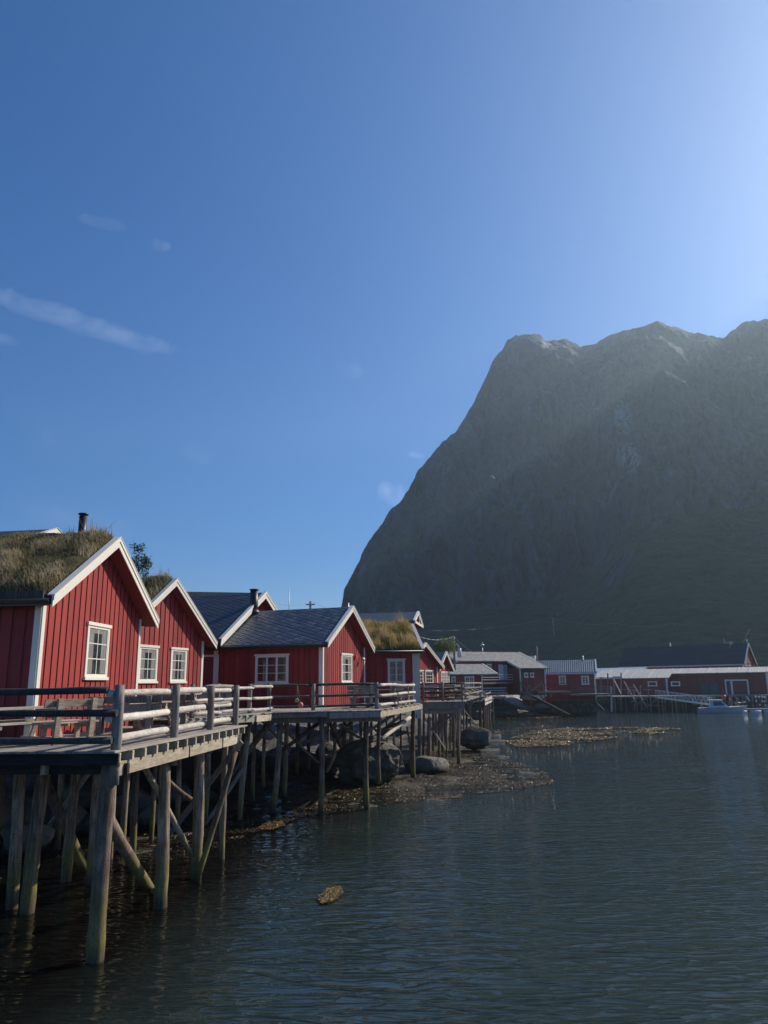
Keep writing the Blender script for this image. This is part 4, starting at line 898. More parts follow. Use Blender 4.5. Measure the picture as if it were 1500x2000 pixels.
brace(D3, (896, 1388), 48, (843, 1425), 47, .085, 'grey'); brace(D3, (829, 1402), 47, (870, 1464), 48, .05, 'rail'); brace(D3, (905, 1386), 60, (925, 1410), 62, .06, 'grey'); brace(D3, (840, 1400), 52, (858, 1430), 52, .05, 'grey'); brace(D3, (862, 1395), 56, (848, 1425), 56, .05, 'grey')
# --- far landing with stair
Z4 = EYE-1.9
def gz(px, py, z): return at(px, py, z).xy
A4 = gz(905, 1366, Z4); B4 = gz(958, 1369, Z4)
D4 = empty('landing_stage', (0, 0, 0), 0, 'small landing stage with stair and handrails on a cluster of piles past the picnic deck', 'landing stage')
Y4 = 66; X4a = atY(906, 1366, Y4).x; X4b = atY(946, 1368, Y4).x; zt4 = atY(930, 1364, Y4).z
poly4 = [Vector((X4a, Y4)), Vector((X4b+.3, Y4)), Vector((X4b+1.6, Y4+7)), Vector((X4a, Y4+8))]
decking(poly4, zt4, 95, D4, 'deck'); bar(D4, (X4a, Y4-.05, zt4-.12), (X4b, Y4-.05, zt4-.12), .06, .18, 'rail', 'fascia')
q = atY(946, 1368, 64); q2 = atY(960, 1362, 70); bar(D4, q, q2, .10, .22, 'rail', 'fascia'); bar(D4, q+Vector((0, 0, -.32)), q2+Vector((0, 0, -.3)), .08, .18, 'rail', 'fascia'); bar(D4, q+Vector((-.2, 1, -.1)), q2+Vector((-.2, 0, -.1)), .8, .06, 'deck', 'fascia')
zst = Z3; q = atY(905, 1357, 60); q3 = atY(946, 1362, 64.5)
st = MB()
for i in range(6):
    u = i/5.; c_ = atY(908+u*10, 1350+u*14, 62+u*1.5); st.box((c_.x-.9, c_.y-.35, c_.z-.05), (c_.x+.9, c_.y+.35, c_.z+.02))
st.build('stair_treads', M['rail'], D4)
for (p0, p1, Ya, Yb) in [((907, 1338), (945, 1360), 60, 64), ((907, 1346), (945, 1364), 60, 64), ((905, 1355), (945, 1366), 60, 64), ((920, 1343), (955, 1355), 66, 69), ((912, 1336), (925, 1352), 68, 66), ((948, 1356), (958, 1352), 64, 69), ((944, 1357), (950, 1357), 64, 64)]:
    brace(D4, p0, Ya, p1, Yb, .05, 'grey', name='handrail')
for px, y0, y1, Ya in [(945, 1357, 1370, 64), (949, 1357, 1368, 66), (955, 1352, 1366, 69), (912, 1336, 1346, 62), (907, 1336, 1360, 60.2), (925, 1346, 1356, 65)]:
    a = atY(px, y0, Ya); b = atY(px, y1, Ya); bar(D4, b, a, .10, .10, 'grey', 'railing_post')
for px, pf, Ya, r in [(946, 1418, 64, .12), (950, 1415, 66, .10), (954, 1412, 67, .10), (958, 1408, 69, .10), (918, 1408, 67, .10), (912, 1404, 70, .10), (937, 1398, 73, .09), (963, 1396, 74, .07), (940, 1400, 72, .08)]:
    pile(D4, (px-.5, 1375), (px, pf), Ya, zt4-.1, r)
brace(D4, (932, 1369), 70, (918, 1385), 70, .06, 'grey'); brace(D4, (952, 1378), 70, (962, 1390), 70, .05, 'grey')
# ------------------------------------------------------------------ balcony decks on the rock slab
def far_deck(name, label, px0, px1, pyf, Y0, Y1, depth, rails, posts, mat='grey', rmat='grey', h=1.0, r=.06):
    e = empty(name, (0, 0, 0), 0, label, 'deck'); a = atY(px0, pyf, Y0); b = atY(px1, pyf, Y1); z = a.z
    b.z = z; d = (b-a).normalized(); back = Vector((-d.y, d.x, 0))*depth
    pl = [a.xy, b.xy, (b+back).xy, (a+back).xy]
    decking(pl, z, math.degrees(math.atan2(d.x, d.y)), e, 'deck', wd=.2, th=.05); bar(e, a+Vector((0, 0, -.14)), b+Vector((0, 0, -.14)), .07, .2, mat, 'fascia')
    n = max(2, int((b-a).length/1.8)+1); pts = [(a.lerp(b, i/(n-1))).xy for i in range(n)]
    rail_run(e, pts, z, h=h, levels=[h*l for l in rails], pr=.05, rr=.045, mat=rmat, pmat=mat, side=1, plank=True, drop=.1)
    for px, pf in posts:
        u = (px-px0)/(px1-px0); Yp = Y0+(Y1-Y0)*u; q = atY(px, pf, Yp+.1); bar(e, (q.x, q.y, q.z-.4), (q.x, q.y, z-.05), r*2.4, r*2.4, mat, 'post')
    return e, a, b, back
D5, a_, b_, bk = far_deck('balcony', 'high balcony with three pale rails on tall posts before the long shingled house', 937, 1021, 1332.5, 99, 106, 3.5, (.95, .62, .3), [(946, 1366), (957, 1362), (1003, 1366), (1016, 1368)], rmat='offwhite', r=.05)
D5b, a_, b_, bk = far_deck('terrace_deck', 'lower grey-green railed terrace standing on thin posts over the rock slab', 936, 988, 1361, 90, 91, 3, (.98, .70, .4), [(940, 1392), (967, 1384), (987, 1391)], rmat='offwhite')
brace(D5b, (985, 1364), 91, (955, 1392), 91, .08, 'darkwood')
D6, a_, b_, bk = far_deck('walkway_deck', 'brown railed walkway deck in front of the iron-roofed house', 1050, 1115, 1350.5, 104, 106, 2.5, (.95, .66, .36), [(1063, 1375), (1090, 1371), (1068, 1370), (1114, 1378)], rmat='brown_red', mat='grey')
D7, a_, b_, bk = far_deck('corner_deck', 'corner deck with pale end post running out over the water below the iron-roofed house', 1115, 1197, 1355.5, 106, 107, 3.0, (.92, .62, .32), [(1116, 1379), (1127, 1372), (1159, 1388), (1194, 1391), (1163, 1362)], rmat='grey')
bar(D7, atY(1085, 1368, 107), atY(1191, 1367, 108), .12, .16, 'darkwood'); brace(D7, (1165, 1372), 108, (1181, 1387), 107, .05, 'rail'); brace(D7, (1185, 1361), 108, (1165, 1372), 108, .06, 'grey')
bar(D7, atY(1194.5, 1390, 106.9), atY(1193.5, 1340, 106.9), .22, .22, 'rail', 'end_post')
fr = empty('timber_trestle', (0, 0, 0), 0, 'braced trestle of crossed poles and tall posts between the balcony and the walkway deck', 'trestle')
for p0, p1 in [((1016, 1330), (1017, 1366)), ((1037, 1336), (1039, 1374)), ((1061, 1336), (1065, 1376)), ((1075, 1344), (1076, 1362)), ((1034, 1338), (1020, 1368)), ((1018, 1332), (1036, 1358)), ((1040, 1348), (1060, 1333)), ((1048, 1350), (1062, 1366)), ((1038, 1362), (1018, 1350))]:
    bar(fr, atY(*p0, 103), atY(*p1, 103), .13, .13, 'grey', 'pole')
sl_ = MB(); sl_.beam(atY(1046, 1362, 102), atY(1112, 1396, 99.5), .18, .16); sl_.beam(atY(1030, 1356, 104), atY(1100, 1393, 101.5), .18, .16)
for i in range(8):
    u = i/7; sl_.beam(atY(1046+66*u, 1362+34*u, 102-2.5*u), atY(1034+66*u, 1358+34*u, 104-2.5*u), .14, .10)
tag(sl_.build('slipway', M['darkwood']), 'dark timber slipway running down the rock slab to the water', 'slipway')
# small white dinghy under the balcony
def hull(L, Bm, Hs, Hb, ns=14, nv=6, keel=.25):
    vs = []; 
    for i in range(ns+1):
        u = i/ns; x = -L/2+L*u; bw = Bm/2*(1-max(0, (u-.45)/.55)**2.3)*(0.86+.14*min(1, u*4)); top = Hs+(Hb-Hs)*u**2; kz = -keel*(1-max(0, (u-.72)/.28)**2*1.0)+max(0, (u-.8)/.2)**2*top*.6
        for j in range(nv+1):
            v = j/nv; y = bw*(v**.45); z = kz+(top-kz)*v**1.15; vs.append((x+(.35*v*max(0, (u-.8)/.2)), y, z))
    m_ = MB(); half = list(vs); k = nv+1
    full = vs+[(x, -y, z) for x, y, z in half]; off = len(half); fs = []
    for i in range(ns):
        for j in range(nv):
            a = i*k+j; fs.append((a, a+k, a+k+1, a+1)); fs.append((off+a, off+a+1, off+a+k+1, off+a+k))
    for i in range(ns):      # inner deck, lower than the gunwale
        a = i*k+nv; fs.append((a, a+k, off+a+k, off+a))
    fs.append(tuple(range(0, k))+tuple(off+j for j in range(nv, -1, -1)))
    m_.add(full, fs, .5, False); return m_
dn = hull(3.4, 1.4, .45, .6); o = dn.build('dinghy', M['white']); q = atY(1040, 1364, 105); o.location = q; o.rotation_euler = (0, .1, R_(-25)); tag(o, 'small white dinghy stored on the rocks under the balcony of the shingled house', 'dinghy')
# ------------------------------------------------------------------ wharf
WZ = 2.35
WA = atY(1198, 1358, 117.5); WB = atY(1514, 1356, 114.8); WA.z = WB.z = WZ; wd_ = (WB-WA).normalized(); wn_ = Vector((-wd_.y, wd_.x, 0))
def WP(px, back=0., z=WZ):
    d = raydir(px, 1360); M2 = np.array([[d.x, -wd_.x], [d.y, -wd_.y]]); o_ = WA+wn_*back; k_, u_ = np.linalg.solve(M2, [o_.x, o_.y]); q_ = o_+wd_*float(u_); q_.z = z; return q_
wf = empty('wharf', (0, 0, 0), 0, 'long dark timber wharf on close-set piles below the wharf sheds', 'wharf')
pl = [WA.xy, WB.xy, (WB+wn_*9).xy, (WA+wn_*16).xy]
decking(pl, WZ, math.degrees(math.atan2(wn_.x, wn_.y)), wf, 'deckY', wd=.24, th=.06)
bar(wf, WA+Vector((0, -.03, -.16)), WB+Vector((0, -.03, -.16)), .1, .22, 'grey', 'fascia')
k = 0; q = WP(1286)
while (q-WA).length < (WB-WA).length:
    b = MB(); jx = rnd(-.05, .05); b.cyl((q.x+jx, q.y-.06, -1.6), (q.x+jx+rnd(-.05, .05), q.y-.06, WZ-rnd(.03, .12)), rnd(.10, .15), .12, n=8, seg=3, jit=.08); b.build('pile', M['grey' if k % 3 else 'darkwood'], wf); q = q+wd_*rnd(.42, .52); k += 1
a_ = WP(1286, -.16, 1.15); b_ = WP(1512, -.16, 1.15); bar(wf, a_, b_, .10, .14, 'darkwood', 'waling')
for i in range(13):
    for y in (.15, 3.0):
        q = WP(1200+i*7, y); log(wf, (q.x+rnd(-.1, .1), q.y, -1.5), (q.x, q.y, WZ-.1), rnd(.08, .12), .09, 'darkwood' if i % 3 else 'grey', 'pile', seg=3)
a_ = WP(1150, 6, .6); b_ = WP(1512, 5, .6); bar(wf, a_, b_, .2, 3.4, 'darkwood', 'screen_planking')  # left stretch of planking added to screen off sunlit ground behind
for p0, p1, mt_ in [((1200, 1356), (1198, 1322), 'grey'), ((1187, 1358), (1187, 1315), 'grey'), ((1213, 1358), (1213, 1314), 'grey'), ((1174, 1356), (1174, 1322), 'grey'), ((1251, 1358), (1251, 1338), 'grey'), ((1267, 1360), (1266, 1341), 'grey'), ((1239, 1358), (1238, 1347), 'grey'), ((1227, 1358), (1227, 1349), 'grey')]:
    bar(wf, atY(*p0, 118), atY(*p1, 118), .16, .16, mt_, 'post')
for p0, p1 in [((1198, 1326), (1212, 1354)), ((1218, 1330), (1242, 1372)), ((1237, 1337), (1262, 1379))]:
    bar(wf, atY(*p0, 117), atY(*p1, 116.3), .14, .14, 'rail', 'leaning_pole')
for p0, p1 in [((1210, 1347), (1272, 1347)), ((1226, 1342), (1242, 1342)), ((1226, 1350), (1262, 1346)), ((1164, 1324), (1200, 1324))]:
    bar(wf, atY(*p0, 117.8), atY(*p1, 117.8), .09, .12, 'grey', 'rail')
bar(wf, atY(1198, 1323, 117.8), atY(1215, 1323, 117.8), .1, .3, 'offwhite', 'rail')
for p0, p1 in [((1232, 1372), (1246, 1362)), ((1240, 1378), (1262, 1364)), ((1256, 1386), (1285, 1364)), ((1270, 1362), (1272, 1391)), ((1284, 1362), (1287, 1391)), ((1238, 1364), (1240, 1388)), ((1252, 1362), (1254, 1388)), ((1268, 1378), (1288, 1378)), ((1196, 1362), (1198, 1389)), ((1212, 1362), (1213, 1389))]:
    bar(wf, atY(*p0, 116.6), atY(*p1, 116.4), .15, .15, 'grey', 'brace')
# gangway
gw = empty('gangway', (0, 0, 0), 0, 'aluminium lattice gangway sloping from the wharf down to the floating pontoon', 'gangway')
ga = atY(1284, 1362, 114.8); gb_ = atY(1395, 1377, 112.6); gd = (gb_-ga); gs = Vector((0, 1.2, 0))
for s_ in (0, 1):
    o_ = gs*s_; m_ = 'white' if s_ == 0 else 'galv'
    bar(gw, ga+o_, gb_+o_, .12, .26, m_, 'side_beam'); bar(gw, ga+o_+Vector((0, 0, 1.05)), gb_+o_+Vector((0, 0, 1.05)), .07, .09, 'galv', 'top_rail')
    lt = MB(); n = 13
    for i in range(n):
        p0 = ga+o_+gd*(i/n); p1 = ga+o_+gd*((i+.5)/n)+Vector((0, 0, 1.05)); p2 = ga+o_+gd*((i+1)/n); lt.beam(p0, p1, .05, .05); lt.beam(p1, p2, .05, .05)
    lt.beam(ga+o_, ga+o_+Vector((0, 0, 1.05)), .07, .07); lt.beam(gb_+o_, gb_+o_+Vector((0, 0, 1.05)), .07, .07); lt.build('lattice', M['galv'], gw)
bar(gw, ga+gs*.5, gb_+gs*.5, 1.1, .05, 'deck', 'walking_surface')
# pontoon with floats
pn = empty('pontoon', (0, 0, 0), 0, 'floating pontoon with white drum floats moored below the wharf behind the motorboat', 'pontoon')
pa = atY(1376, 1383, 111.8); pa.z = .42; pe = atY(1514, 1380, 111.6); pe.z = .42; pd_ = (pe-pa).normalized(); ps = Vector((-pd_.y, pd_.x, 0))
decking([pa.xy, pe.xy, (pe+ps*2.4).xy, (pa+ps*2.4).xy], .46, math.degrees(math.atan2(ps.x, ps.y)), pn, 'deckY', wd=.16)
bar(pn, pa+Vector((0, 0, -.12)), pe+Vector((0, 0, -.12)), .08, .2, 'newwood', 'fascia')
n = 5
for i in range(n):
    c_ = pa.lerp(pe, (i+.55)/n); b = MB(); b.cyl(c_-pd_*.8+Vector((0, 0, -.42)), c_+pd_*.8+Vector((0, 0, -.42)), .30, n=14); b.build('float', M['paleblue'], pn)
# motorboat
bq = at(1416, 1393, 0); bt = empty('motorboat', (bq.x, bq.y+.9, 0), R_(-8), 'white motorboat with small cabin and outboard engines moored at the pontoon', 'motorboat')
hull(6.5, 2.3, .72, 1.0, ns=20, nv=8).build('hull', M['paleblue'], bt)
b = MB(); b.beam((-3.2, -1.06, .70), (1.4, -1.16, .76), .05, .07); b.beam((-3.2, 1.06, .70), (1.4, 1.16, .76), .05, .07); b.build('rub_rail', M['black'], bt)
b = MB(); b.add([(-1.6, -.8, .72), (.9, -.8, .78), (.9, .8, .78), (-1.6, .8, .72), (-1.4, -.68, 1.75), (-.1, -.66, 1.75), (-.1, .66, 1.75), (-1.4, .68, 1.75)], [(0, 3, 2, 1), (4, 5, 6, 7), (0, 1, 5, 4), (1, 2, 6, 5), (2, 3, 7, 6), (3, 0, 4, 7)], .5)
cbn = b.build('cabin', M['paleblue'], bt)
b = MB(); b.add([(-1.3, -.812, 1.05), (.25, -.812, 1.1), (-.25, -.70, 1.62), (-1.25, -.71, 1.62)], [(0, 1, 2, 3)], .5); b.add([(.78, -.62, .92), (.78, .62, .92), (-.02, .55, 1.68), (-.02, -.55, 1.68)], [(0, 1, 2, 3)], .5); b.build('windscreen', M['pane'], cbn, fix=False)
b = MB(); b.box((-1.7, -.78, 1.76), (.15, .78, 1.86)); b.build('cabin_roof', M['white'], bt)
b = MB(); b.cyl((-1.5, 0, 1.86), (-1.5, 0, 2.25), .03, n=6); b.beam((-1.5, -.5, 2.2), (-1.5, .5, 2.2), .05, .05); b.build('radar_arch', M['white'], bt)
for y in (-.35, .35):
    b = MB(); b.box((-3.75, y-.16, .55), (-3.35, y+.16, 1.2)); b.cyl((-3.6, y, -.5), (-3.6, y, .6), .09, n=8); b.build('outboard_motor', M['black'], bt)
b = MB(); 
for y in (-1, 1):
    b.cyl((1.6, y*.98, .85), (1.7, y*.9, 1.35), .02, n=6); b.cyl((2.5, y*.62, .95), (2.55, y*.55, 1.45), .02, n=6); b.cyl((1.7, y*.9, 1.35), (2.55, y*.55, 1.45), .02, n=6); b.cyl((2.55, y*.55, 1.45), (3.35, 0, 1.5), .02, n=6)
b.build('bow_rail', M['galv'], bt)
b = MB(); b.cyl((-3.1, -.8, .7), (-3.0, -.85, 1.15), .025, n=6); b.cyl((-2.6, -.9, .7), (-2.9, -.9, 1.15), .025, n=6); b.build('stern_rail', M['white'], bt)
def ball(name, px, py, Y, r, mat, label, cat, sx=1, sz=1, tilt=0.):
    b = MB(); vs, fs = blob(r, sx, sx, sz, 1, 3, 0.0); o = None
    import bmesh
    bm = bmesh.new(); bmesh.ops.create_uvsphere(bm, u_segments=18, v_segments=12, radius=r); b.add([(v.co.x*sx, v.co.y*sx, v.co.z*sz) for v in bm.verts], [tuple(v.index for v in f.verts) for f in bm.faces], .5, True); bm.free()
    b.cyl((0, 0, r*sz*.95), (0, 0, r*sz*1.15), r*.15, n=8)
    o = b.build(name, M[mat]); o.location = atY(px, py, Y); o.rotation_euler = (0, tilt, 0); return tag(o, label, cat)
ball('buoy', 1414, 1361, 112, .29, 'buoyred', 'round red buoy hanging above the cabin of the motorboat', 'buoy')
ball('fender', 1461, 1365, 114.6, .17, 'paleblue', 'long pale fender leaning against the wharf piles right of the two people', 'fender', 1, 2.6, -.45)
for i, (px, py) in enumerate([(1475.5, 1361), (1482, 1361.5), (1488, 1361), (1493, 1362), (1477, 1369.5), (1489, 1370), (1493.5, 1370), (1484, 1377), (1495, 1378)]):
    tag(ball('hanging_float', px, py, 114.5, .13, 'white', None, None, 1, 1.3), 'small white float hanging on the wharf piles at the right edge of the photo', 'float', 'white floats hung on the wharf')
# two people on the pontoon
def person(px, pyfoot, Y, face, label, arm=(.25, .05), jac='jacket', tr_='trousers'):
    q = atY(px, pyfoot, Y); q.z = .48; e = empty('person', (q.x, q.y, q.z), face, label, 'person')
    J = dict(pel=(0, 0, .95), che=(0, .01, 1.25), nk=(0, .0, 1.47), hd=(0, .02, 1.58), top=(0, .02, 1.72),
             hl=(.10, 0, .90), kl=(.12, .05, .50), al=(.13, -.02, .09), tl=(.14, .14, .03), hr=(-.10, 0, .90), kr=(-.13, -.02, .50), ar=(-.14, -.05, .09), tr=(-.16, .10, .03),
             sl=(.19, 0, 1.40), el=(.27, .02, 1.14), wl=(.22, .20, .98), fl=(.20, .28, .95), sr=(-.19, 0, 1.40), er=(-.28, .03, 1.14), wr=(-.24, .22, 1.05), fr=(-.22, .30, 1.04))
    Rd = dict(pel=.15, che=.165, nk=.06, hd=.10, top=.08, hl=.10, kl=.065, al=.045, tl=.035, hr=.10, kr=.065, ar=.045, tr=.035, sl=.07, el=.045, wl=.032, fl=.028, sr=.07, er=.045, wr=.032, fr=.028)
    E_ = [('pel', 'che'), ('che', 'nk'), ('nk', 'hd'), ('hd', 'top'), ('pel', 'hl'), ('hl', 'kl'), ('kl', 'al'), ('al', 'tl'), ('pel', 'hr'), ('hr', 'kr'), ('kr', 'ar'), ('ar', 'tr'), ('che', 'sl'), ('sl', 'el'), ('el', 'wl'), ('wl', 'fl'), ('che', 'sr'), ('sr', 'er'), ('er', 'wr'), ('wr', 'fr')]
    def sk(name, names, grow, mat, root):
        ks = [k for k in J if k in names]; me = bpy.data.meshes.new(name); me.from_pydata([J[k] for k in ks], [(ks.index(a), ks.index(b)) for a, b in E_ if a in names and b in names], [])
        o = bpy.data.objects.new(name, me); C.objects.link(o); o.parent = e; o.modifiers.new('skin', 'SKIN'); o.modifiers.new('sub', 'SUBSURF').levels = 1; o.modifiers['sub'].render_levels = 1
        o.modifiers['skin'].use_smooth_shade = True
        for k, s_ in zip(ks, me.skin_vertices[0].data): s_.radius = (Rd[k]+grow,)*2; s_.use_root = (k == root)
        me.materials.append(M[mat]); return o
    sk('body', list(J), 0, 'skin', 'pel'); sk('jacket', ['pel', 'che', 'nk', 'sl', 'el', 'wl', 'sr', 'er', 'wr'], .022, jac, 'che'); sk('trousers', ['pel', 'hl', 'kl', 'al', 'hr', 'kr', 'ar'], .016, tr_, 'pel')
    import bmesh
    bm = bmesh.new(); bmesh.ops.create_uvsphere(bm, u_segments=14, v_segments=9, radius=.115); b = MB(); b.add([(v.co.x, v.co.y-.02+.02, v.co.z+1.70) for v in bm.verts if True], [tuple(v.index for v in f.verts) for f in bm.faces], .5, True); bm.free(); b.build('hair', M['hair'], e)
    b = MB(); b.cyl((0, .125, 1.60), (0, .15, 1.585), .018, .01, n=6); b.build('nose', M['skin'], e)
person(1426, 1381.5, 112.6, R_(200), 'person in a black jacket standing left on the pontoon behind the motorboat')
person(1441, 1381, 112.4, R_(150), 'person in a dark jacket and pale trousers standing on the pontoon behind the boat bow', tr_='bench')
# ------------------------------------------------------------------ furniture
def picnic_table(loc, yaw, label, L=1.9, mat='bench', group=None):
    e = empty('picnic_table', loc, yaw, label, 'picnic table', group)
    b = MB()
    for i in range(5): b.box((-L/2, -.36+i*.146, .71), (L/2, -.36+i*.146+.138, .75))
    b.build('tabletop', M[mat], e)
    for s_ in (-1, 1):
        b = MB()
        for i in range(2): y = s_*.68-.14+i*.145; b.box((-L/2, y, .42), (L/2, y+.135, .46))
        b.build('seat', M[mat], e)
        x = s_*(L/2-.28); b = MB(); b.box((x-.025, -.80, .33), (x+.025, .80, .42)); b.box((x-.026, -.34, .62), (x+.026, .34, .708))
        b.beam((x+.05, -.52, 0), (x+.05, -.22, .70), .05, .10, upv=(1, 0, 0)); b.beam((x+.05, .52, 0), (x+.05, .22, .70), .05, .10, upv=(1, 0, 0)); b.box((x-.03, -.75, .0), (x+.02, .75, .09)); b.build('leg_frame', M[mat], e)
    return e
def bench(loc, yaw, label, L=1.35, mat='bench', group=None):
    e = empty('garden_bench', loc, yaw, label, 'bench', group)
    b = MB()
    for i in range(3): b.box((-L/2, -.02+i*.145, .42), (L/2, -.02+i*.145+.135, .455))
    b.build('seat', M[mat], e)
    b = MB()
    for z in (.62, .83): b.add([(-L/2-.05, -.04, z-.08), (L/2+.05, -.04, z-.08), (L/2+.05, -.07, z+.09), (-L/2-.05, -.07, z+.09), (-L/2-.05, -.005, z-.08), (L/2+.05, -.005, z-.08), (L/2+.05, -.035, z+.09), (-L/2-.05, -.035, z+.09)], [(0, 1, 2, 3), (7, 6, 5, 4), (0, 4, 5, 1), (1, 5, 6, 2), (2, 6, 7, 3), (3, 7, 4, 0)])
    b.build('backrest', M[mat], e)
    for s_ in (-1, 1):
        x = s_*(L/2-.25); b = MB(); b.beam((x, -.05, 0), (x, -.13, .93), .07, .12, upv=(1, 0, 0)); b.beam((x, .38, 0), (x, .36, .42), .07, .10, upv=(1, 0, 0)); b.box((x-.06, -.1, .33), (x-.012, .42, .42)); b.build('leg', M[mat], e)
    return e
def gl(px, Y, z):
    d = raydir(px, 1400); return (d.x/d.y*Y, Y, z)
picnic_table(gl(25, 16.6, Z1), R_(62), 'pale picnic table at the left end of the near deck before the largest cabin', 2.2)
bench(gl(142, 16.3, Z1), R_(60), 'pale slatted bench with lit backrest, seen from behind on the near deck')
bench(gl(243, 19.3, Z1), R_(8), 'dark long bench on the near deck behind the second railing bay', 1.7, 'grey')
picnic_table(gl(275, 21.0, Z1), R_(70), 'picnic table behind the dark long bench on the near deck', 1.9)
bench(gl(322, 22.0, Z1), R_(10), 'bench at the back of the near deck between table and upper step', 1.5, 'grey')
picnic_table(gl(345, 26.2, Z2), R_(75), 'picnic table on the upper deck below the two-window turf cabin', 1.9)
bench(gl(408, 29.5, Z2), R_(15), 'low bench on the upper deck beside the second railing', 1.6, 'grey')
bench(gl(708, 32.6, Z2), R_(20), 'pale bench against the red gable of the slate cabin', 1.25)
picnic_table(gl(746, 33.8, Z2), R_(10), 'picnic table by the window of the golden turf cabin', 1.7)
bench(gl(782, 36.0, Z2), R_(-35), 'pale small bench in the corner of the middle deck near the turf cabin', .95)
g = 'picnic sets crowded on the third deck'
for i, (px, Y, yw) in enumerate([(843, 47.5, 10), (866, 49, 60), (888, 48, 30), (856, 52.5, 80), (880, 54, 15)]): picnic_table(gl(px, Y, Z3), R_(yw), 'bleached picnic table among others on the crowded deck beyond the golden turf cabin', 1.7, group=g)
for i, (px, Y, yw) in enumerate([(836, 51, 200), (874, 51, 150), (896, 51.5, 220), (862, 56, 180)]): bench(gl(px, Y, Z3), R_(yw), 'bleached bench among the picnic tables on the crowded deck', 1.1, group=g)
# floats hung from the railing of the middle deck
rq = atY(581, 1338, 29.3)
for px, py, r, m_, lb_ in [(580, 1368, .075, 'float', 'pale yellow net float hanging by rope from the railing before the slate cabin'), (587, 1377, .10, 'buoypink', 'pink net float hanging lowest from the railing before the slate cabin')]:
    o = ball('net_float', px, py, 29.2, r, m_, lb_, 'net float', 1, 1.1); q = atY(px, py, 29.2); b = MB(); top = Vector((rq.x, 29.2, rq.z))-q; b.cyl((0, 0, r*.9), top-Vector((0, 0, .0)), .012, n=6); b.build('rope', M['rope'], o)
# ------------------------------------------------------------------ trees
def tree(name, label, base, H_, W_, n, mat, leafs=.07, seed=1, cat='tree'):
    random.seed(seed); e = empty(name, base, 0, label, cat); t_ = MB(); tips = []
    t_.cyl((0, 0, -.3), (0, 0, H_*.55), .07*H_/3, .04*H_/3, n=8, seg=4, jit=.08)
    for i in range(16):
        a = rnd(0, 6.28); z0 = H_*rnd(.2, .55); L_ = rnd(.3, 1); p = Vector((math.cos(a)*W_*.42*L_, math.sin(a)*W_*.42*L_, min(H_, z0+H_*rnd(.15, .5)))); t_.cyl((0, 0, z0), p, .02*H_/3, .006*H_/3, n=5, seg=3, jit=.1, bend=.08); tips.append(p)
    t_.build('trunk', M['darkwood'], e); b = MB(); vs = []; fs = []; rs = []
    for i in range(n):
        c_ = random.choice(tips); s_ = W_*.20; p = c_+Vector((random.gauss(0, s_*.55), random.gauss(0, s_*.55), random.gauss(0, s_*.5))); d = Vector((rnd(-1, 1), rnd(-1, 1), rnd(-.6, .6))).normalized(); sd_ = d.cross(Vector((rnd(-1, 1), rnd(-1, 1), 1))).normalized(); l = leafs*rnd(.6, 1.3)
        o = len(vs); vs += [p, p+d*l*.5+sd_*l*.3, p+d*l, p+d*l*.5-sd_*l*.3]; fs.append((o, o+1, o+2, o+3)); rs.append(rnd())
    b.v = [tuple(v) for v in vs]; b.f = fs; b.r = rs; b.s = [False]*len(fs); b.build('crown', M[mat], e, fix=False); return e
q = atY(268, 1150, 28.2); tree('rowan_tree', 'small leafy rowan top showing between the two turf roofs', (q.x, q.y, q.z-.3), 1.9, .85, 1300, 'leaf', .085, 4)
q = atY(866, 1278, 82); tree('willow_bush', 'pale green bush behind the small red gable beside the utility pole', (q.x, q.y, q.z-1.2), 2.8, 2.9, 2600, 'leafpale', .17, 6, 'bush')
for i, (px, py, Y, h_, w_) in enumerate([(875, 1274, 88, 1.7, 2.2), (962, 1352, 104, 1.3, 2.6), (985, 1350, 106, 1.1, 2.0)]):
    q = atY(px, py, Y); tree('shrub', ['low green shrub right of the pale bush near the gable tops', 'dark green shrub in the shade under the balcony', 'small dark shrub at the right end under the balcony'][i], (q.x, q.y, q.z-.6), h_, w_, 1100, 'leafpale' if i == 0 else 'leaf', .14, 10+i, 'shrub')
# ------------------------------------------------------------------ poles, wires, masts
random.seed(11)
def upole(name, label, px, py0, py1, Y, r=.12, cross=None, cat='utility pole', mat='grey'):
    a = atY(px, py0, Y); b = atY(px, py1, Y); m_ = MB(); m_.cyl((a.x, a.y, min(b.z, a.z-1)-2), a, r*1.1, r, n=8)
    e = m_.build(name, M[mat]); tag(e, label, cat)
    if cross: c = MB(); c.beam((a.x-cross, a.y, a.z-.35), (a.x+cross, a.y, a.z-.35), .10, .12); c.build('crossarm', M[mat], e)
    return a
def wire(label, pts, r=.012, sag=.3):
    b = MB()
    for (p, q) in zip(pts[:-1], pts[1:]):
        pr = p
        for i in range(1, 9):
            u = i/8; c_ = p.lerp(q, u)-Vector((0, 0, sag*4*u*(1-u))); b.cyl(pr, c_, r, n=4); pr = c_
    return tag(b.build('overhead_wire', M['wire']), label, 'wire')
p1 = upole('utility_pole', 'short wooden pole tip with crossarm showing over the slate cabin ridge', 606.5, 1174, 1192, 75, .12, .45)
upole('radio_mast', 'thin radio mast rising behind the slate cabin ridge left of the pole', 565, 1147, 1193, 60, .025, None, 'mast', 'galv')
wire('thin wire from the big slate gable to the pole behind the ridge', [atY(546, 1181, 60), p1], .015, .2); wire('wire dropping right from the pole behind the slate cabin ridge', [p1, atY(655, 1192, 80)], .015, .1)
p2 = upole('utility_pole', 'wooden pole with wires standing by the pale bush in front of the mountain', 886, 1243, 1276, 90, .12, .35)
wire('pale thick wire from behind the golden turf cabin to the pole by the bush', [atY(820, 1244, 70), p2], .028, .35); wire('wire descending from the pole by the bush to the shingled roof', [p2, atY(921, 1273, 104)], .022, .1)
upole('utility_pole', 'pole behind the square chimney stack left of the iron roof', 1048, 1262, 1290, 126, .12)
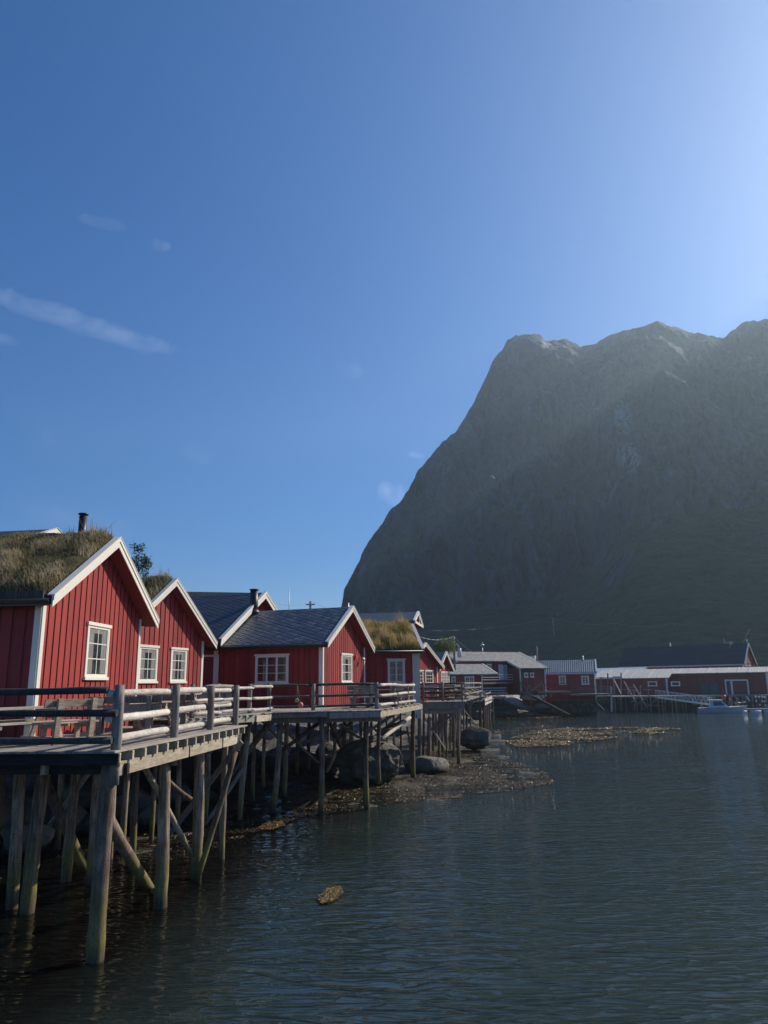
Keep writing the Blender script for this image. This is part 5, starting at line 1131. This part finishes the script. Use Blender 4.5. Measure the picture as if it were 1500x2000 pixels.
p3 = upole('utility_pole', 'distant pole on the mountain foot above the iron roof', 1080, 1206, 1232, 300, .25, 1.0); p4 = upole('utility_pole', 'distant faint pole on the mountain foot above the warehouse roof', 1317, 1216, 1246, 300, .2)
wire('faint distant wire crossing the mountain foot between far poles', [atY(826, 1232, 260), p3, atY(1200, 1217, 300), p4, atY(1500, 1232, 300)], .03, 1.5)
la = atY(942, 1262, 112); b = MB(); b.cyl((la.x, la.y, la.z-3), la, .06, n=8); lp = b.build('street_lamp', M['galv']); tag(lp, 'street lamp with flat conical shade above the shingled roof', 'street lamp')
b = MB(); b.cyl((la.x, la.y, la.z+.05), (la.x, la.y, la.z+.35), .42, .08, n=16); b.cyl((la.x, la.y, la.z+.35), (la.x, la.y, la.z+.6), .05, n=8); b.build('lamp_shade', M['galv'], lp)
la = atY(897, 1266, 100); b = MB(); b.cyl((la.x, la.y, la.z-1.2), la, .28, .25, n=12); cp = b.build('chimney_pot', M['offwhite']); tag(cp, 'pale round chimney pot with bent pipe above the left shingled gable', 'chimney'); b = MB(); b.cyl(la, la+Vector((-.2, 0, .5)), .05, n=6); b.cyl(la+Vector((-.2, 0, .5)), la+Vector((-.55, 0, .6)), .05, n=6); b.build('pipe', M['offwhite'], cp)
an = MB(); a0 = atY(1426, 1259, 146.5); k = 146.5/FOC
an.cyl(a0-Vector((0, 0, .5)), a0+Vector((0, 0, 6*k)), .07, n=6); an.beam(a0+Vector((-10*k, 0, 3.5*k)), a0+Vector((4*k, 0, 3.5*k)), .08, .08); an.beam(a0+Vector((-10*k, 0, 3.5*k)), a0+Vector((-11*k, 0, 12*k)), .1, .1); an.beam(a0+Vector((3*k, 0, 2*k)), a0+Vector((3*k, 0, 16*k)), .06, .06)
an.cyl(a0+Vector((1*k, -.3, 3*k)), a0+Vector((1*k, -.15, 3*k)), 3*k, n=12)
tag(an.build('roof_antenna', M['galv']), 'cluster of antennas and dish on the ridge of the dark warehouse roof', 'antenna')
b = MB(); b.cyl(atY(1451, 1255, 146), atY(1464, 1229, 146), .035, n=5); tag(b.build('whip_antenna', M['galv']), 'slanting whip antenna at the gable end of the warehouse roof', 'antenna')
b = MB(); q = atY(1459, 1254, 146); b.cyl(q-Vector((0, 0, .3)), q+Vector((0, 0, .2)), .05, n=6); b.cyl(q+Vector((0, 0, .2)), q+Vector((0, 0, .5)), .18, .12, n=10); tag(b.build('roof_lamp', M['white']), 'small round white fitting on the warehouse ridge by the gable', 'lamp')
# gull
gq = atY(962, 932, 70); ge = empty('gull', gq, R_(160), 'white gull flying in front of the dark mountain face', 'gull'); ge.rotation_euler = (.1, -.6, R_(160))
b = MB(); b.cyl((-.22, 0, 0), (.18, 0, .01), .03, .055, n=10, seg=4); b.cyl((.18, 0, .01), (.27, 0, .02), .05, .03, n=8); b.add([(-.22, -.02, 0), (-.22, .02, 0), (-.38, .08, 0), (-.38, -.08, 0)], [(0, 1, 2, 3)], .5)
for s_ in (-1, 1): b.add([(.12, s_*.03, .02), (-.08, s_*.03, .02), (-.06, s_*.32, .16), (.10, s_*.30, .16), (-.12, s_*.62, .10), (-.04, s_*.64, .10), (.12, s_*.03, .035), (-.08, s_*.03, .03), (-.06, s_*.32, .17), (.10, s_*.30, .175)], [(0, 1, 2, 3), (3, 2, 4, 5), (6, 9, 8, 7)], .5)
b.build('body', M['gull'], ge)
# loose tyre by the gangway
b = MB(); q = atY(1347, 1368, 114.9)
for i in range(20):
    a0_, a1_ = i*PI/10, (i+1)*PI/10; b.cyl(q+wd_*math.cos(a0_)*.42+Vector((0, 0, math.sin(a0_)*.42)), q+wd_*math.cos(a1_)*.42+Vector((0, 0, math.sin(a1_)*.42)), .11, n=8)
tag(b.build('tyre_fender', M['rubber']), 'black tyre hung as a fender on the wharf piles under the gangway', 'tyre')

# ------------------------------------------------------------------ haze
HAZE = True
if HAZE:
    b = MB(); b.box((-700, -80, -3.2), (1500, 1450, 520)); hm = bpy.data.materials.new('haze'); hm.use_nodes = True; nt_ = hm.node_tree; nt_.nodes.remove(nt_.nodes['Principled BSDF'])
    pv = nt_.nodes.new('ShaderNodeVolumePrincipled'); pv.inputs['Color'].default_value = (.60, .82, 1, 1); pv.inputs['Density'].default_value = 0.00027; pv.inputs['Anisotropy'].default_value = .60
    nt_.links.new(pv.outputs[0], nt_.nodes['Material Output'].inputs['Volume'])
    hz = b.build('haze', hm); tag(hz, kind='stuff')
S.cycles.use_denoising = True
S.cycles.max_bounces = 6; S.cycles.volume_bounces = 0; S.cycles.transparent_max_bounces = 8
